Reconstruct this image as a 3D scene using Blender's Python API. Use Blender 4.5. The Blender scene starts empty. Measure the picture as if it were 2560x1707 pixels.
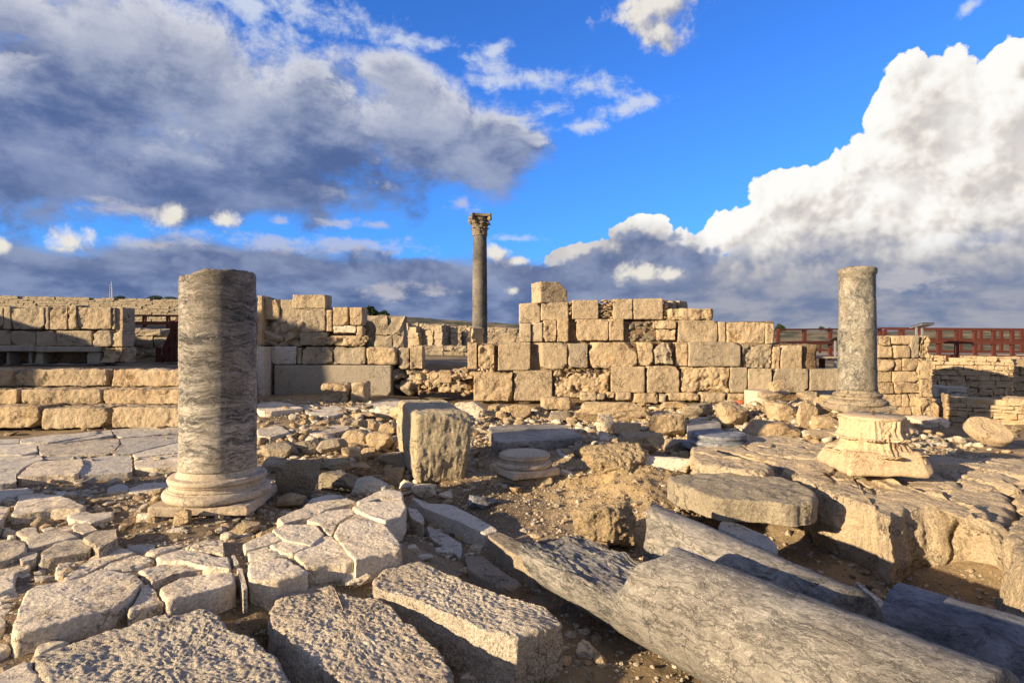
import bpy, math, random
import numpy as np
from mathutils import Vector, Matrix, Euler
R = math.radians
C = bpy.context.scene.collection
SC = bpy.context.scene
# ------------------------------------------------------------------ camera
F = 1500.0; CX = 1280.0; CY = 853.5; EZ = 1.5      # focal length in pixels of the 2560 px photograph
cd = bpy.data.cameras.new('camera'); cam = bpy.data.objects.new('camera', cd); C.objects.link(cam)
cam.location = (0, 0, EZ); cam.rotation_euler = (R(90), 0, 0)
cd.sensor_width = 36; cd.lens = 36*F/2560; cd.clip_start = .05; cd.clip_end = 5000
SC.camera = cam
# ------------------------------------------------------------------ light
SUN_AZ = 60.0     # degrees left of straight behind the camera
SUN_EL = 13.8
sd = Vector((-math.sin(R(SUN_AZ))*math.cos(R(SUN_EL)), -math.cos(R(SUN_AZ))*math.cos(R(SUN_EL)), math.sin(R(SUN_EL))))
ld = bpy.data.lights.new('sun', 'SUN'); sun = bpy.data.objects.new('sun', ld); C.objects.link(sun)
ld.energy = 5.0; ld.angle = R(0.6); ld.color = (1.0, .775, .49)
sun.rotation_euler = sd.to_track_quat('Z', 'Y').to_euler(); sun.location = (-20, -12, 12)
EXPO = 1.1
SC.view_settings.view_transform = 'Standard'; SC.view_settings.look = 'None'
SC.view_settings.exposure = EXPO; SC.view_settings.gamma = 1.0; SC.view_settings.use_curve_mapping = False

class NT:
    """tiny helper for building node trees"""
    def __init__(s, t): s.t = t; s.n = t.nodes; s.l = t.links
    def put(s, sock, v):
        if v is None: return
        if isinstance(v, bpy.types.NodeSocket): s.l.new(v, sock)
        else:
            if hasattr(sock, 'default_value'):
                try: sock.default_value = v
                except Exception: sock.default_value = (*v, 1.0) if len(v) == 3 else v
    def math(s, op, a, b=None, c=None, clamp=False):
        n = s.n.new('ShaderNodeMath'); n.operation = op; n.use_clamp = clamp
        for i, v in enumerate((a, b, c)): s.put(n.inputs[i], v)
        return n.outputs[0]
    def vmath(s, op, a, b=None, sc=None):
        n = s.n.new('ShaderNodeVectorMath'); n.operation = op
        s.put(n.inputs[0], a); s.put(n.inputs[1], b)
        if sc is not None: s.put(n.inputs['Scale'], sc)
        return n.outputs['Value'] if op in ('LENGTH', 'DOT_PRODUCT', 'DISTANCE') else n.outputs[0]
    def mix(s, f, a, b, mode='MIX'):
        n = s.n.new('ShaderNodeMix'); n.data_type = 'RGBA'; n.blend_type = mode
        s.put(n.inputs[0], f); s.put(n.inputs[6], a); s.put(n.inputs[7], b); return n.outputs[2]
    def noise(s, v, scale, detail=4, rough=.5, lac=2.0, dist=0.0, out=0, dim='3D'):
        n = s.n.new('ShaderNodeTexNoise'); n.noise_dimensions = dim; s.put(n.inputs['Vector'], v)
        n.inputs['Scale'].default_value = scale; n.inputs['Detail'].default_value = detail
        n.inputs['Roughness'].default_value = rough; n.inputs['Lacunarity'].default_value = lac
        n.inputs['Distortion'].default_value = dist; return n.outputs[out]
    def voro(s, v, scale, feat='F1', out=0, rnd=1.0, dim='3D'):
        n = s.n.new('ShaderNodeTexVoronoi'); n.voronoi_dimensions = dim; n.feature = feat; s.put(n.inputs['Vector'], v)
        n.inputs['Scale'].default_value = scale; n.inputs['Randomness'].default_value = rnd
        return n.outputs[out]
    def ramp(s, f, lo, hi, a=0.0, b=1.0):
        n = s.n.new('ShaderNodeMapRange'); n.interpolation_type = 'SMOOTHSTEP'
        for i, v in enumerate((f, lo, hi, a, b)): s.put(n.inputs[i], v)
        return n.outputs[0]
    def mapping(s, v, loc=(0,0,0), rot=(0,0,0), sc=(1,1,1)):
        n = s.n.new('ShaderNodeMapping'); s.put(n.inputs[0], v)
        n.inputs[1].default_value = loc; n.inputs[2].default_value = rot; n.inputs[3].default_value = sc
        return n.outputs[0]
def lin(c):   # display colour 0..255 -> linear
    return tuple(((x/255)/12.92 if x/255 <= .04045 else ((x/255+.055)/1.055)**2.4) for x in c)
G = 2**EXPO
def skyc(*c): return tuple(x/G for x in lin(c))+(1.0,)

# ------------------------------------------------------------------ sky (Nishita + clouds by direction)
w = bpy.data.worlds.new('World'); SC.world = w; w.use_nodes = True
t = w.node_tree; t.nodes.clear(); W_ = NT(t)
sky = t.nodes.new('ShaderNodeTexSky'); sky.sky_type = 'NISHITA'; sky.sun_disc = False
sky.sun_elevation = R(SUN_EL); sky.sun_rotation = math.atan2(sd.x, sd.y)
sky.altitude = 200; sky.air_density = .9; sky.dust_density = .3; sky.ozone_density = 2.5
tc = t.nodes.new('ShaderNodeTexCoord').outputs['Generated']
sp = t.nodes.new('ShaderNodeSeparateXYZ'); t.links.new(tc, sp.inputs[0])
az = W_.math('ARCTAN2', sp.outputs[0], sp.outputs[1]); el = W_.math('ARCSINE', sp.outputs[2])
cb = t.nodes.new('ShaderNodeCombineXYZ'); t.links.new(az, cb.inputs[0]); t.links.new(el, cb.inputs[1])
AE = cb.outputs[0]
def ae(x, y):  # photo pixel at 2352 px width -> azimuth, elevation
    X = (x*1.0884-CX)/F; Z = -(y*1.0884-CY)/F
    return math.atan2(X, 1), math.atan2(Z, math.hypot(X, 1))
def blobs(nt, P, lst):
    acc = None
    for (x, y, rx, ry, rot) in lst:
        a, e = ae(x, y); a2, _ = ae(x+rx, y); a3, _ = ae(x-rx, y); sx = (a2-a3)/2; _, e2 = ae(x, y+ry); _, e3 = ae(x, y-ry); sy = (e3-e2)/2
        v = nt.vmath('SUBTRACT', P, (a, e, 0))
        if rot: v = nt.mapping(v, rot=(0, 0, R(rot)))
        v = nt.vmath('MULTIPLY', v, (1/sx, 1/sy, 1))
        q = nt.math('SUBTRACT', 1.0, nt.vmath('LENGTH', v))
        acc = q if acc is None else nt.math('SMOOTH_MAX', acc, q, .25)
    return acc
def cloud_group(name, lst, nsc, stretch, amp, detail, rough, bil=0.0, bsc=30):
    g = bpy.data.node_groups.new(name, 'ShaderNodeTree')
    g.interface.new_socket('P', in_out='INPUT', socket_type='NodeSocketVector')
    g.interface.new_socket('D', in_out='OUTPUT', socket_type='NodeSocketFloat')
    g.interface.new_socket('N', in_out='OUTPUT', socket_type='NodeSocketFloat')
    nt = NT(g); gi = g.nodes.new('NodeGroupInput'); go = g.nodes.new('NodeGroupOutput')
    P = gi.outputs[0]
    S = nt.vmath('MULTIPLY', P, (1, stretch, 1))
    wv = nt.noise(S, nsc*.8, 2, .5, out=1, dim='2D'); wv = nt.vmath('SUBTRACT', wv, (.5, .5, .5))
    S2 = nt.vmath('ADD', S, nt.vmath('SCALE', wv, sc=.35/nsc))
    n = nt.noise(S2, nsc, min(detail, 8), rough, dim='2D')
    n = nt.math('SUBTRACT', n, .5)
    if bil:
        b = nt.voro(S2, bsc, 'SMOOTH_F1', dim='2D'); b2 = nt.voro(S2, bsc*2.7, 'F1', dim='2D')
        bb = nt.math('ADD', b, nt.math('MULTIPLY', b2, .45))
        n = nt.math('ADD', n, nt.math('MULTIPLY', nt.math('SUBTRACT', .6, bb), bil))
    d = nt.math('ADD', blobs(nt, P, lst), nt.math('MULTIPLY', n, amp))
    nt.l.new(d, go.inputs[0]); nt.l.new(n, go.inputs[1]); return g
def use(g, P):
    n = t.nodes.new('ShaderNodeGroup'); n.node_tree = g; t.links.new(P, n.inputs[0]); return n.outputs[0], n.outputs[1]
SKYS = 0.10
SKYTINT = (.32, .71, 1.36, 1)
# base sky colour: Nishita, deepened towards the saturated blue of the photograph
skyg = t.nodes.new('ShaderNodeGamma'); W_.put(skyg.inputs[0], sky.outputs[0]); skyg.inputs[1].default_value = 1.0
blue = W_.mix(1.0, W_.vmath('SCALE', skyg.outputs[0], sc=SKYS), SKYTINT, 'MULTIPLY')
hz = W_.ramp(el, 0.0, .45, 1.0, 0.0)
blue = W_.mix(W_.math('MULTIPLY', hz, .35), blue, skyc(70, 150, 235))
col = blue
# thin high wisps
gW = cloud_group('wisps', [(1230,178,90,34,4),(1340,196,130,42,6),(1290,245,70,26,0),(1430,250,110,30,-8),(1345,285,60,22,0),(920,95,60,26,0),(1005,100,60,24,-6),(720,30,150,50,8),(860,70,110,50,20),(640,90,130,50,20),(1110,150,70,40,10),(1150,185,90,30,0),(560,10,120,30,0),(2225,18,36,16,-30),(1180,548,70,11,0),(1130,122,60,22,-20)], 15, 1.5, 3.6, 8, .68)
d, n = use(gW, AE)
col = W_.mix(W_.ramp(d, -.05, 1.25, 0, .92), col, skyc(206, 216, 236))
# large grey-blue bank, upper left
gA = cloud_group('bank', [(150,200,360,230,0),(420,190,340,190,8),(700,300,420,170,8),(960,320,290,130,8),(500,420,470,110,-4),(60,400,350,150,0),(1130,325,150,95,6),(60,40,260,100,0),(300,80,260,120,0),(900,170,140,60,12)], 7.0, 1.3, 1.8, 8, .67)
d1, n1 = use(gA, AE)
d1b, n1b = use(gA, W_.vmath('ADD', AE, (-.008, .022, 0)))
m1 = W_.ramp(d1, -.18, .42)
nl = W_.noise(W_.vmath('MULTIPLY', AE, (1, 1.8, 1)), 5.5, 8, .62, dim='2D')
up = W_.ramp(W_.math('ADD', el, W_.math('MULTIPLY', W_.math('SUBTRACT', nl, .5), .34)), .24, .50)
ca = W_.mix(W_.ramp(nl, .3, .7), skyc(84, 106, 154), skyc(134, 150, 188))
ca = W_.mix(W_.math('MULTIPLY', up, .9), ca, skyc(192, 197, 212))
rim = W_.math('MULTIPLY', W_.ramp(W_.math('SUBTRACT', d1, d1b), -.02, .36), W_.ramp(d1, .9, .2))
ca = W_.mix(W_.math('MULTIPLY', rim, W_.ramp(el, .17, .34, .15, .8)), ca, skyc(224, 226, 234))
col = W_.mix(m1, col, ca)
# distant low band all round the horizon, grey-blue
gB = cloud_group('band', [(0,690,420,130,0),(560,680,420,125,0),(1000,700,350,115,0),(1400,710,400,130,0),(1850,700,500,170,0),(2300,700,500,180,0)], 10, 1.8, .95, 8, .6)
d2, n2 = use(gB, AE); d2b, n2b = use(gB, W_.vmath('ADD', AE, (-.008, .015, 0)))
d2 = W_.math('ADD', d2, W_.ramp(el, .15, .05, 0, .9))
nb = W_.noise(W_.vmath('MULTIPLY', AE, (1, 2.6, 1)), 11, 7, .56, dim='2D')
cl_ = W_.mix(W_.ramp(nb, .3, .7), skyc(84, 106, 152), skyc(136, 152, 188))
cr_ = W_.mix(W_.ramp(nb, .3, .7), skyc(112, 128, 162), skyc(166, 168, 180))
cbn = W_.mix(W_.ramp(az, -.05, .42), cl_, cr_)
lt = W_.math('MULTIPLY', W_.ramp(W_.math('SUBTRACT', d2, d2b), -.05, .5), W_.ramp(el, .07, .17))
cbn = W_.mix(W_.math('MULTIPLY', lt, .7), cbn, W_.mix(W_.ramp(az, -.2, .3), skyc(158, 166, 190), skyc(212, 206, 200)))
col = W_.mix(W_.ramp(d2, -.15, .32), col, cbn)
# tall bright cumulus at the right
gC = cloud_group('cumulus', [(2125,215,135,105,0),(2050,270,90,90,0),(2330,225,150,140,0),(2325,140,50,55,0),(2080,350,160,110,0),(2280,430,400,230,0),(1955,395,110,60,-20),(1805,450,95,75,0),(1880,480,130,90,0),(1950,540,330,150,0),(1690,525,140,50,-20),(2150,600,560,150,0),(1470,525,75,40,0),(1520,580,150,60,0),(1335,592,90,34,0),(1290,602,50,22,0),(2500,300,220,230,0)], 11, 1.0, .7, 8, .66, bil=.5, bsc=30)
d3, n3 = use(gC, AE); d3b, n3b = use(gC, W_.vmath('ADD', AE, (-.012, .018, 0)))
m3 = W_.math('MULTIPLY', W_.ramp(d3, .05, .12), W_.ramp(el, .05, .15, .0, 1.0))
s3 = W_.math('ADD', W_.math('MULTIPLY', W_.math('SUBTRACT', n3, n3b), .7), W_.math('MULTIPLY', W_.math('SUBTRACT', d3, d3b), 1.1))
nc = W_.noise(AE, 7, 6, .55, dim='2D')
s3 = W_.math('ADD', s3, W_.math('MULTIPLY', W_.math('SUBTRACT', nc, .5), 1.3))
cc = W_.mix(W_.ramp(s3, -.6, .35), skyc(206, 200, 197), skyc(243, 237, 228))
cc = W_.mix(W_.ramp(s3, -.1, .7), cc, skyc(255, 254, 250))
cc = W_.mix(W_.ramp(d3, .6, .1, 0, .6), cc, skyc(255, 254, 251))
grey = W_.mix(W_.ramp(s3, -.6, .6), skyc(130, 142, 170), skyc(206, 202, 200))
lowm = W_.ramp(W_.math('ADD', el, W_.math('MULTIPLY', W_.math('SUBTRACT', nc, .5), .22)), W_.ramp(az, .0, .5, .22, .19), W_.ramp(az, .0, .5, .15, .08))
cc = W_.mix(lowm, cc, grey)
# a dark blue cloud standing before the left end of the cumulus
gE = cloud_group('shadow_cloud', [(1480,590,95,75,0),(1400,620,110,60,0),(1560,610,90,60,0),(1250,640,120,45,0),(480,600,90,36,0),(560,620,100,40,0),(850,600,80,36,0),(960,630,110,45,0)], 14, 1.1, 1.1, 8, .6, bil=.4, bsc=26)
col = W_.mix(m3, col, cc)
d5, n5 = use(gE, AE)
col = W_.mix(W_.math('MULTIPLY', W_.ramp(d5, .04, .34, 0, .85), W_.ramp(el, .05, .13)), col, W_.mix(W_.ramp(n5, -.2, .25), skyc(92, 110, 152), skyc(132, 146, 180)))
# small lit puffs
gD = cloud_group('puffs', [(402,492,50,34,-10),(522,506,38,28,0),(165,556,62,40,-12),(4,565,34,30,0),(1520,10,150,70,-8),(1505,70,80,60,10),(1140,582,40,22,0),(1180,668,22,13,0),(1465,628,70,30,0),(1540,632,50,24,0),(1190,600,40,14,0)], 21, 1.0, 2.0, 8, .66, bil=.12, bsc=40)
d4, n4 = use(gD, AE); d4b, _ = use(gD, W_.vmath('ADD', AE, (-.014, .014, 0)))
cp = W_.mix(W_.ramp(W_.math('SUBTRACT', d4, d4b), -.6, .5), skyc(160, 164, 182), skyc(240, 234, 222))
col = W_.mix(W_.ramp(d4, .0, .75, 0, .95), col, cp)
gF = cloud_group('faint', [(890,670,80,30,0),(1010,665,70,22,0),(780,515,60,18,0),(640,510,30,14,0),(870,518,50,14,0),(300,480,120,26,0),(700,560,380,30,0),(330,560,120,26,0),(1060,470,50,30,0),(2090,640,160,50,0),(1900,560,80,30,0)], 17, 1.6, 2.8, 8, .66)
d6, n6 = use(gF, AE)
col = W_.mix(W_.ramp(d6, .1, .9, 0, .62), col, skyc(204, 200, 204))
# below the horizon: dull ground tone so that reflected light stays plausible
col = W_.mix(W_.ramp(el, -.02, -.06), col, (.035, .03, .022, 1))
bg = t.nodes.new('ShaderNodeBackground'); t.links.new(col, bg.inputs[0])
# away from the clouds (behind, overhead) the sky is plain
bg2 = t.nodes.new('ShaderNodeBackground'); t.links.new(W_.mix(W_.ramp(el, -.02, -.06), W_.mix(.7, blue, skyc(166, 160, 152)), (.035, .03, .022, 1)), bg2.inputs[0])
fr = W_.math('MULTIPLY', W_.math('LESS_THAN', W_.math('ABSOLUTE', az), 1.15), W_.math('MULTIPLY', W_.math('GREATER_THAN', el, -.05), W_.math('LESS_THAN', el, .85)))
ms = t.nodes.new('ShaderNodeMixShader'); t.links.new(fr, ms.inputs[0]); t.links.new(bg2.outputs[0], ms.inputs[1]); t.links.new(bg.outputs[0], ms.inputs[2])
wo = t.nodes.new('ShaderNodeOutputWorld'); t.links.new(ms.outputs[0], wo.inputs[0])
w.cycles.sampling_method = 'NONE'
cy = SC.cycles; cy.max_bounces = 4; cy.diffuse_bounces = 3; cy.glossy_bounces = 2; cy.transmission_bounces = 2

# ================================================================== numeric helpers
def _hash(ix, iy, iz, seed):
    h = (ix*374761393 + iy*668265263 + iz*1274126177 + seed*974634777) & 0xffffffff
    h = ((h ^ (h >> 13))*1274126177) & 0xffffffff
    h = ((h ^ (h >> 16))*2246822519) & 0xffffffff
    return ((h ^ (h >> 15)) & 0xffff)/32767.5-1.0
def vnoise(P, seed=0):
    Pi = np.floor(P).astype(np.int64); f = P-Pi; f = f*f*f*(f*(f*6-15)+10)
    x, y, z = Pi[:, 0], Pi[:, 1], Pi[:, 2]; fx, fy, fz = f[:, 0], f[:, 1], f[:, 2]
    def L(dx, dy, dz): return _hash(x+dx, y+dy, z+dz, seed)
    a = L(0,0,0)*(1-fx)+L(1,0,0)*fx; b = L(0,1,0)*(1-fx)+L(1,1,0)*fx
    c = L(0,0,1)*(1-fx)+L(1,0,1)*fx; d = L(0,1,1)*(1-fx)+L(1,1,1)*fx
    return (a*(1-fy)+b*fy)*(1-fz)+(c*(1-fy)+d*fy)*fz
def fbm(P, freq, octv=4, seed=0, gain=.5, ridged=False):
    out = 0; a = 1.0; s = 0
    for o in range(octv):
        n = vnoise(P*freq+17.3*o, seed+o)
        if ridged: n = 1-2*np.abs(n)
        out = out+a*n; s += a; a *= gain; freq *= 2.03
    return out/s
def pixray(x, y): return np.array([(x-CX)/F, 1.0, -(y-CY)/F])
def onz(x, y, z):
    k = (z-EZ)/(-(y-CY)/F); return np.array([(x-CX)/F*k, k, z])
def ony(x, y, Y): return np.array([(x-CX)/F*Y, Y, EZ-(y-CY)/F*Y])
def Z1(l): return [(x/2.4229, 1060+y/2.4229) for x, y in l]
def Z2(l): return [(620+x/2.2171, 1000+y/2.2171) for x, y in l]
def Z3(l): return [(1240+x/2.2171, 1000+y/2.2171) for x, y in l]
def Z4(l): return [(1860+x/2.2171, 1000+y/2.2171) for x, y in l]
def A1(l): return [(x/3.357, 700+y/3.357) for x, y in l]
def A2(l): return [(620+x/3.357, 660+y/3.357) for x, y in l]
def A3(l): return [(1240+x/3.357, 660+y/3.357) for x, y in l]
def A4(l): return [(1860+x/3.357, 660+y/3.357) for x, y in l]

# ================================================================== objects
def tag(o, label=None, cat=None, group=None, kind=None):
    if label: o['label'] = label
    if cat: o['category'] = cat
    if group: o['group'] = group
    if kind: o['kind'] = kind
    return o
WLOC = {}
def thing(name, loc, label, cat, group=None):
    o = bpy.data.objects.new(name, None); C.objects.link(o); o.location = [float(a) for a in loc]
    o.empty_display_size = .1; WLOC[o.name] = np.array(loc, float)
    return tag(o, label, cat, group)
def rawmesh(name, V, Fq, mats, smooth=True, uv=None):
    V = np.asarray(V, np.float32); me = bpy.data.meshes.new(name)
    if isinstance(Fq, (list, tuple)) : arrs = [np.asarray(f, np.int32) for f in Fq if len(f)]
    else: arrs = [np.asarray(Fq, np.int32)]
    me.vertices.add(len(V)); me.vertices.foreach_set('co', V.ravel())
    tot = sum(a.size for a in arrs); nf = sum(len(a) for a in arrs)
    me.loops.add(tot); me.loops.foreach_set('vertex_index', np.concatenate([a.ravel() for a in arrs]))
    ls = []; st = 0; 
    for a in arrs:
        ls.append(st+np.arange(len(a))*a.shape[1]); st += a.size
    me.polygons.add(nf); me.polygons.foreach_set('loop_start', np.concatenate(ls).astype(np.int32))
    me.update(calc_edges=True); me.validate()
    me.polygons.foreach_set('use_smooth', np.full(len(me.polygons), smooth))
    for m in (mats if isinstance(mats, list) else [mats]): me.materials.append(m)
    me.update(); return me
def mobj(name, V, Fq, mat, loc=None, parent=None, smooth=True, label=None, cat=None, group=None, kind=None):
    V = np.asarray(V, float)
    if loc is None:
        if parent is not None: loc = WLOC[parent.name]
        else: loc = np.array([(V[:,0].min()+V[:,0].max())/2, (V[:,1].min()+V[:,1].max())/2, V[:,2].min()])
    loc = np.array(loc, float)
    me = rawmesh(name, V-loc, Fq, mat, smooth); o = bpy.data.objects.new(name, me); C.objects.link(o)
    if parent is not None: o.parent = parent; o.location = loc-WLOC[parent.name]
    else: o.location = loc
    WLOC[o.name] = loc
    return tag(o, label, cat, group, kind)
def join(parts):
    Vs = []; Q = []; T = []; n = 0
    for V, Fc in parts:
        for f in (Fc if isinstance(Fc, list) else [Fc]):
            f = np.asarray(f)
            if len(f): (Q if f.shape[1] == 4 else T).append(f+n)
        Vs.append(V); n += len(V)
    out = []
    if Q: out.append(np.concatenate(Q))
    if T: out.append(np.concatenate(T))
    return np.concatenate(Vs), out
def vnormals(V, Fs):
    N = np.zeros_like(V)
    for f in (Fs if isinstance(Fs, list) else [Fs]):
        if not len(f): continue
        n = np.cross(V[f[:, 2]]-V[f[:, 0]], V[f[:, -1]]-V[f[:, 1]]) if f.shape[1] == 4 else np.cross(V[f[:,1]]-V[f[:,0]], V[f[:,2]]-V[f[:,0]])
        for k in range(f.shape[1]): np.add.at(N, f[:, k], n)
    return N/(np.linalg.norm(N, axis=1)[:, None]+1e-12)

# ================================================================== shapes
def resample(P, n):
    P = np.asarray(P, float); Q = np.vstack([P, P[:1]]); d = np.r_[0, np.cumsum(np.linalg.norm(np.diff(Q, axis=0), axis=1))]
    s = np.linspace(0, d[-1], n, endpoint=False); return np.stack([np.interp(s, d, Q[:, 0]), np.interp(s, d, Q[:, 1])], 1), d[-1]
def chaikin(P, it=1, q=.2):
    P = np.asarray(P, float)
    for _ in range(it):
        N = np.roll(P, -1, 0); P = np.stack([P*(1-q)+N*q, P*q+N*(1-q)], 1).reshape(-1, 2)
    return P
def slabmesh(poly, thick, rnd=.02, res=.012, seed=0, amp=.006, fr=9, amp2=.012, fr2=3, taper=0.0, under=0.0, ragged=.012, q=.18, bulge=0.0, sideamp=1.0, pit=0.0, strata=0.0):
    """stone whose top face has the outline poly (local u,v), top at w=0, going down to -thick"""
    P = chaikin(poly, 2, q); a = np.sum(P[:, 0]*np.roll(P[:, 1], -1)-P[:, 1]*np.roll(P[:, 0], -1))
    if a < 0: P = P[::-1]
    _, per = resample(P, 8); n = int(np.clip(per/res, 24, 560)); P, _ = resample(P, n)
    # ragged outline
    e = np.roll(P, -1, 0)-np.roll(P, 1, 0); nr = np.stack([e[:, 1], -e[:, 0]], 1); nr /= np.linalg.norm(nr, axis=1)[:, None]+1e-9
    P3 = np.c_[P, np.full(n, seed*3.1)]
    P = P+nr*(ragged*fbm(P3, 7, 4, seed+5))[:, None]
    c = P.mean(0); rr = np.linalg.norm(P-c, axis=1).mean(); rnd = min(rnd, thick*.45, rr*.4)
    rings = []; m = max(3, int(rr/res)); 
    for k in range(1, m): s = k/m; rings.append((s*(1-rnd/rr), 0.0, 0))
    for k in range(5): th = k/4*math.pi/2; rings.append((1-rnd/rr*(1-math.sin(th)), -rnd*(1-math.cos(th)), 0))
    ks = max(2, int(thick/res))
    for k in range(1, ks+1):
        s = k/ks; rings.append((1+taper*s+bulge*math.sin(math.pi*min(1,s))-under*s*s, -rnd-(thick-rnd)*s, 1))
    rings.append((rings[-1][0]*.9, -thick, 1))
    V = []; D = P-c
    for s, w, _ in rings:
        V.append(np.c_[c+D*s, np.full(n, w)])
    V = np.concatenate([np.array([[c[0], c[1], 0.0]])]+V)
    i = np.arange(n); j = (i+1) % n; Fq = []
    for k in range(len(rings)-1):
        A = 1+k*n; B = A+n; Fq.append(np.stack([A+i, B+i, B+j, A+j], 1))
    Tt = np.stack([np.zeros(n, int), 1+i, 1+j], 1)
    Fs = [np.concatenate(Fq), Tt]
    N = vnormals(V, Fs)
    Q = V+seed*7.77
    d = amp2*fbm(Q, fr2, 3, seed)+amp*fbm(Q, fr, 4, seed+9)
    if pit: d = d-pit*np.clip(fbm(Q, 34, 3, seed+3, .65)-.1, 0, 1)+pit*.35*fbm(Q, 60, 2, seed+13)
    if strata: d = d+strata*(fbm(Q*[1, 1, 6], 2.2, 4, seed+7, .6)+.8*fbm(Q*[1, 1, 3], 6, 3, seed+6, .6, True)); d = d-.05*np.clip(.06-np.abs(fbm(Q, 1.3, 3, seed+12)), 0, 1)/.06
    side = np.clip(-V[:, 2]/max(rnd, 1e-4), 0, 1)
    d = d*(1+(sideamp-1)*side)
    V = V+N*d[:, None]
    return V, Fs
def frame_pts(V, o, U, W2, W3):
    return np.asarray(o)+V[:, :1]*np.asarray(U)+V[:, 1:2]*np.asarray(W2)+V[:, 2:3]*np.asarray(W3)
def boxgrid(nx, ny, nz):
    """surface grid of a box on integer lattice -> verts (int), quads outward"""
    idx = {}; 
    def face(ax, side, n):
        a, b = [k for k in range(3) if k != ax]
        A, B = np.meshgrid(np.arange(n[a]+1), np.arange(n[b]+1), indexing='ij')
        P = np.zeros(A.shape+(3,), int); P[..., a] = A; P[..., b] = B; P[..., ax] = n[ax] if side else 0
        q = np.stack([P[:-1, :-1], P[1:, :-1], P[1:, 1:], P[:-1, 1:]], 2).reshape(-1, 4, 3)
        flip = (ax == 1) ^ (side == 0)
        return q[:, ::-1] if flip else q
    n = (nx, ny, nz)
    q = np.concatenate([face(ax, s, n) for ax in range(3) for s in (0, 1)])
    key = q[..., 0]*(1 << 40)+q[..., 1]*(1 << 20)+q[..., 2]
    u, inv = np.unique(key.ravel(), return_inverse=True)
    V = np.stack([u >> 40, (u >> 20) & 0xfffff, u & 0xfffff], 1)
    return V, inv.reshape(-1, 4)
def blockmesh(dx, dy, dz, res=.02, rnd=.02, amp=.006, fr=14, amp2=.01, fr2=4, seed=0, chips=3, chipsize=.12, bend=.0, erode=0.0):
    """rounded, worn rectangular block centred on the origin in x,y, with z from 0"""
    n = [int(np.clip(d/res, 2, 110)) for d in (dx, dy, dz)]
    G, Fq = boxgrid(*n); S = np.array([dx, dy, dz]); V = (G/np.array(n)-.5)*S
    rng = np.random.default_rng(seed+11)
    r = min(rnd, .3*min(dx, dy, dz)); H = S/2-r
    inn = np.clip(V, -H, H); D = V-inn; L = np.linalg.norm(D, axis=1)[:, None]; 
    V = np.where(L > 1e-9, inn+D/np.maximum(L, 1e-9)*r, V)
    for k in range(chips):
        c = rng.choice([-1, 1], 3)*1.0; 
        if rng.random() < .5: c[rng.integers(3)] = rng.uniform(-.6, .6)
        nn = c+rng.normal(size=3)*.25; nn /= np.linalg.norm(nn)
        off = (np.abs(nn)*S/2).sum()-chipsize*rng.uniform(.3, 1)*min(1, 2.5*min(dx, dy, dz))
        s = V@nn-off+.01*fbm(V+seed, 9, 3, seed+k); V = V-nn*np.maximum(s, 0)[:, None]
    N = vnormals(V, Fq); Q = V+seed*5.31
    d = amp2*fbm(Q, fr2, 3, seed+1)+amp*fbm(Q, fr, 4, seed+2, .55)
    if erode:
        d = d-erode*np.clip(fbm(Q, 5, 4, seed+3)+.05, 0, 1)-erode*.3*np.clip(fbm(Q, 17, 3, seed+8), 0, 1)
    V = V+N*d[:, None]; V[:, 2] += dz/2
    return V, Fq
_cs = {}
def cubesphere(n):
    if n not in _cs:
        G, Fq = boxgrid(n, n, n); V = np.tan((G/n-.5)*math.pi/2*.98); V = V/np.linalg.norm(V, axis=1)[:, None]; _cs[n] = (V, Fq)
    return _cs[n]
def rockmesh(dx, dy, dz, seed=0, n=20, planes=9, p=40, amp=.09, fr=2.5, boxy=.35, fine=.03):
    """angular boulder filling roughly the box dx,dy,dz, base at z=0"""
    D, Fq = cubesphere(n); rng = np.random.default_rng(seed+101)
    Ns = rng.normal(size=(planes, 3)); Ns /= np.linalg.norm(Ns, axis=1)[:, None]; ds = rng.uniform(.60, .95, planes)
    ax = np.vstack([np.eye(3), -np.eye(3)]); ax = ax+rng.normal(size=ax.shape)*.12; ax /= np.linalg.norm(ax, axis=1)[:, None]
    Ns = np.vstack([Ns, ax]); ds = np.r_[ds, np.full(6, 1.0-.25*boxy)]
    k = np.clip(D@Ns.T, 0, None)/ds; r = (k**p).sum(1)**(-1/p)
    V = D*r[:, None]; V = V*(1+amp*fbm(V+seed*3.3, fr, 3, seed)[:, None])+0
    lo, hi = V.min(0), V.max(0); V = (V-(lo+hi)/2)/((hi-lo)/2); V = V/2*np.array([dx, dy, dz])
    N = vnormals(V, Fq); s = min(dx, dy, dz)
    V = V+N*(fine*s*fbm(V/s+seed, 9, 4, seed+4, .6))[:, None]
    V[:, 2] += dz/2; return V, Fq
def rotz(V, a):
    c, s = math.cos(a), math.sin(a); return V@np.array([[c, s, 0], [-s, c, 0], [0, 0, 1]])
def roteul(V, e): return V@np.array(Euler(e).to_matrix()).T
def lathe(prof, n=96, cap=True):
    """prof: list (r,z) bottom to top"""
    prof = np.asarray(prof, float); th = np.linspace(0, 2*np.pi, n, endpoint=False)
    V = np.concatenate([np.stack([r*np.cos(th), r*np.sin(th), np.full(n, z)], 1) for r, z in prof])
    i = np.arange(n); j = (i+1) % n; Q = [np.stack([k*n+i, k*n+j, (k+1)*n+j, (k+1)*n+i], 1) for k in range(len(prof)-1)]
    Fs = [np.concatenate(Q)]
    if cap:
        b = len(V); V = np.vstack([V, [0, 0, prof[0, 1]], [0, 0, prof[-1, 1]]]); k = (len(prof)-1)*n
        Fs.append(np.concatenate([np.stack([np.full(n, b), j, i], 1), np.stack([np.full(n, b+1), k+i, k+j], 1)]))
    return V, Fs
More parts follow.
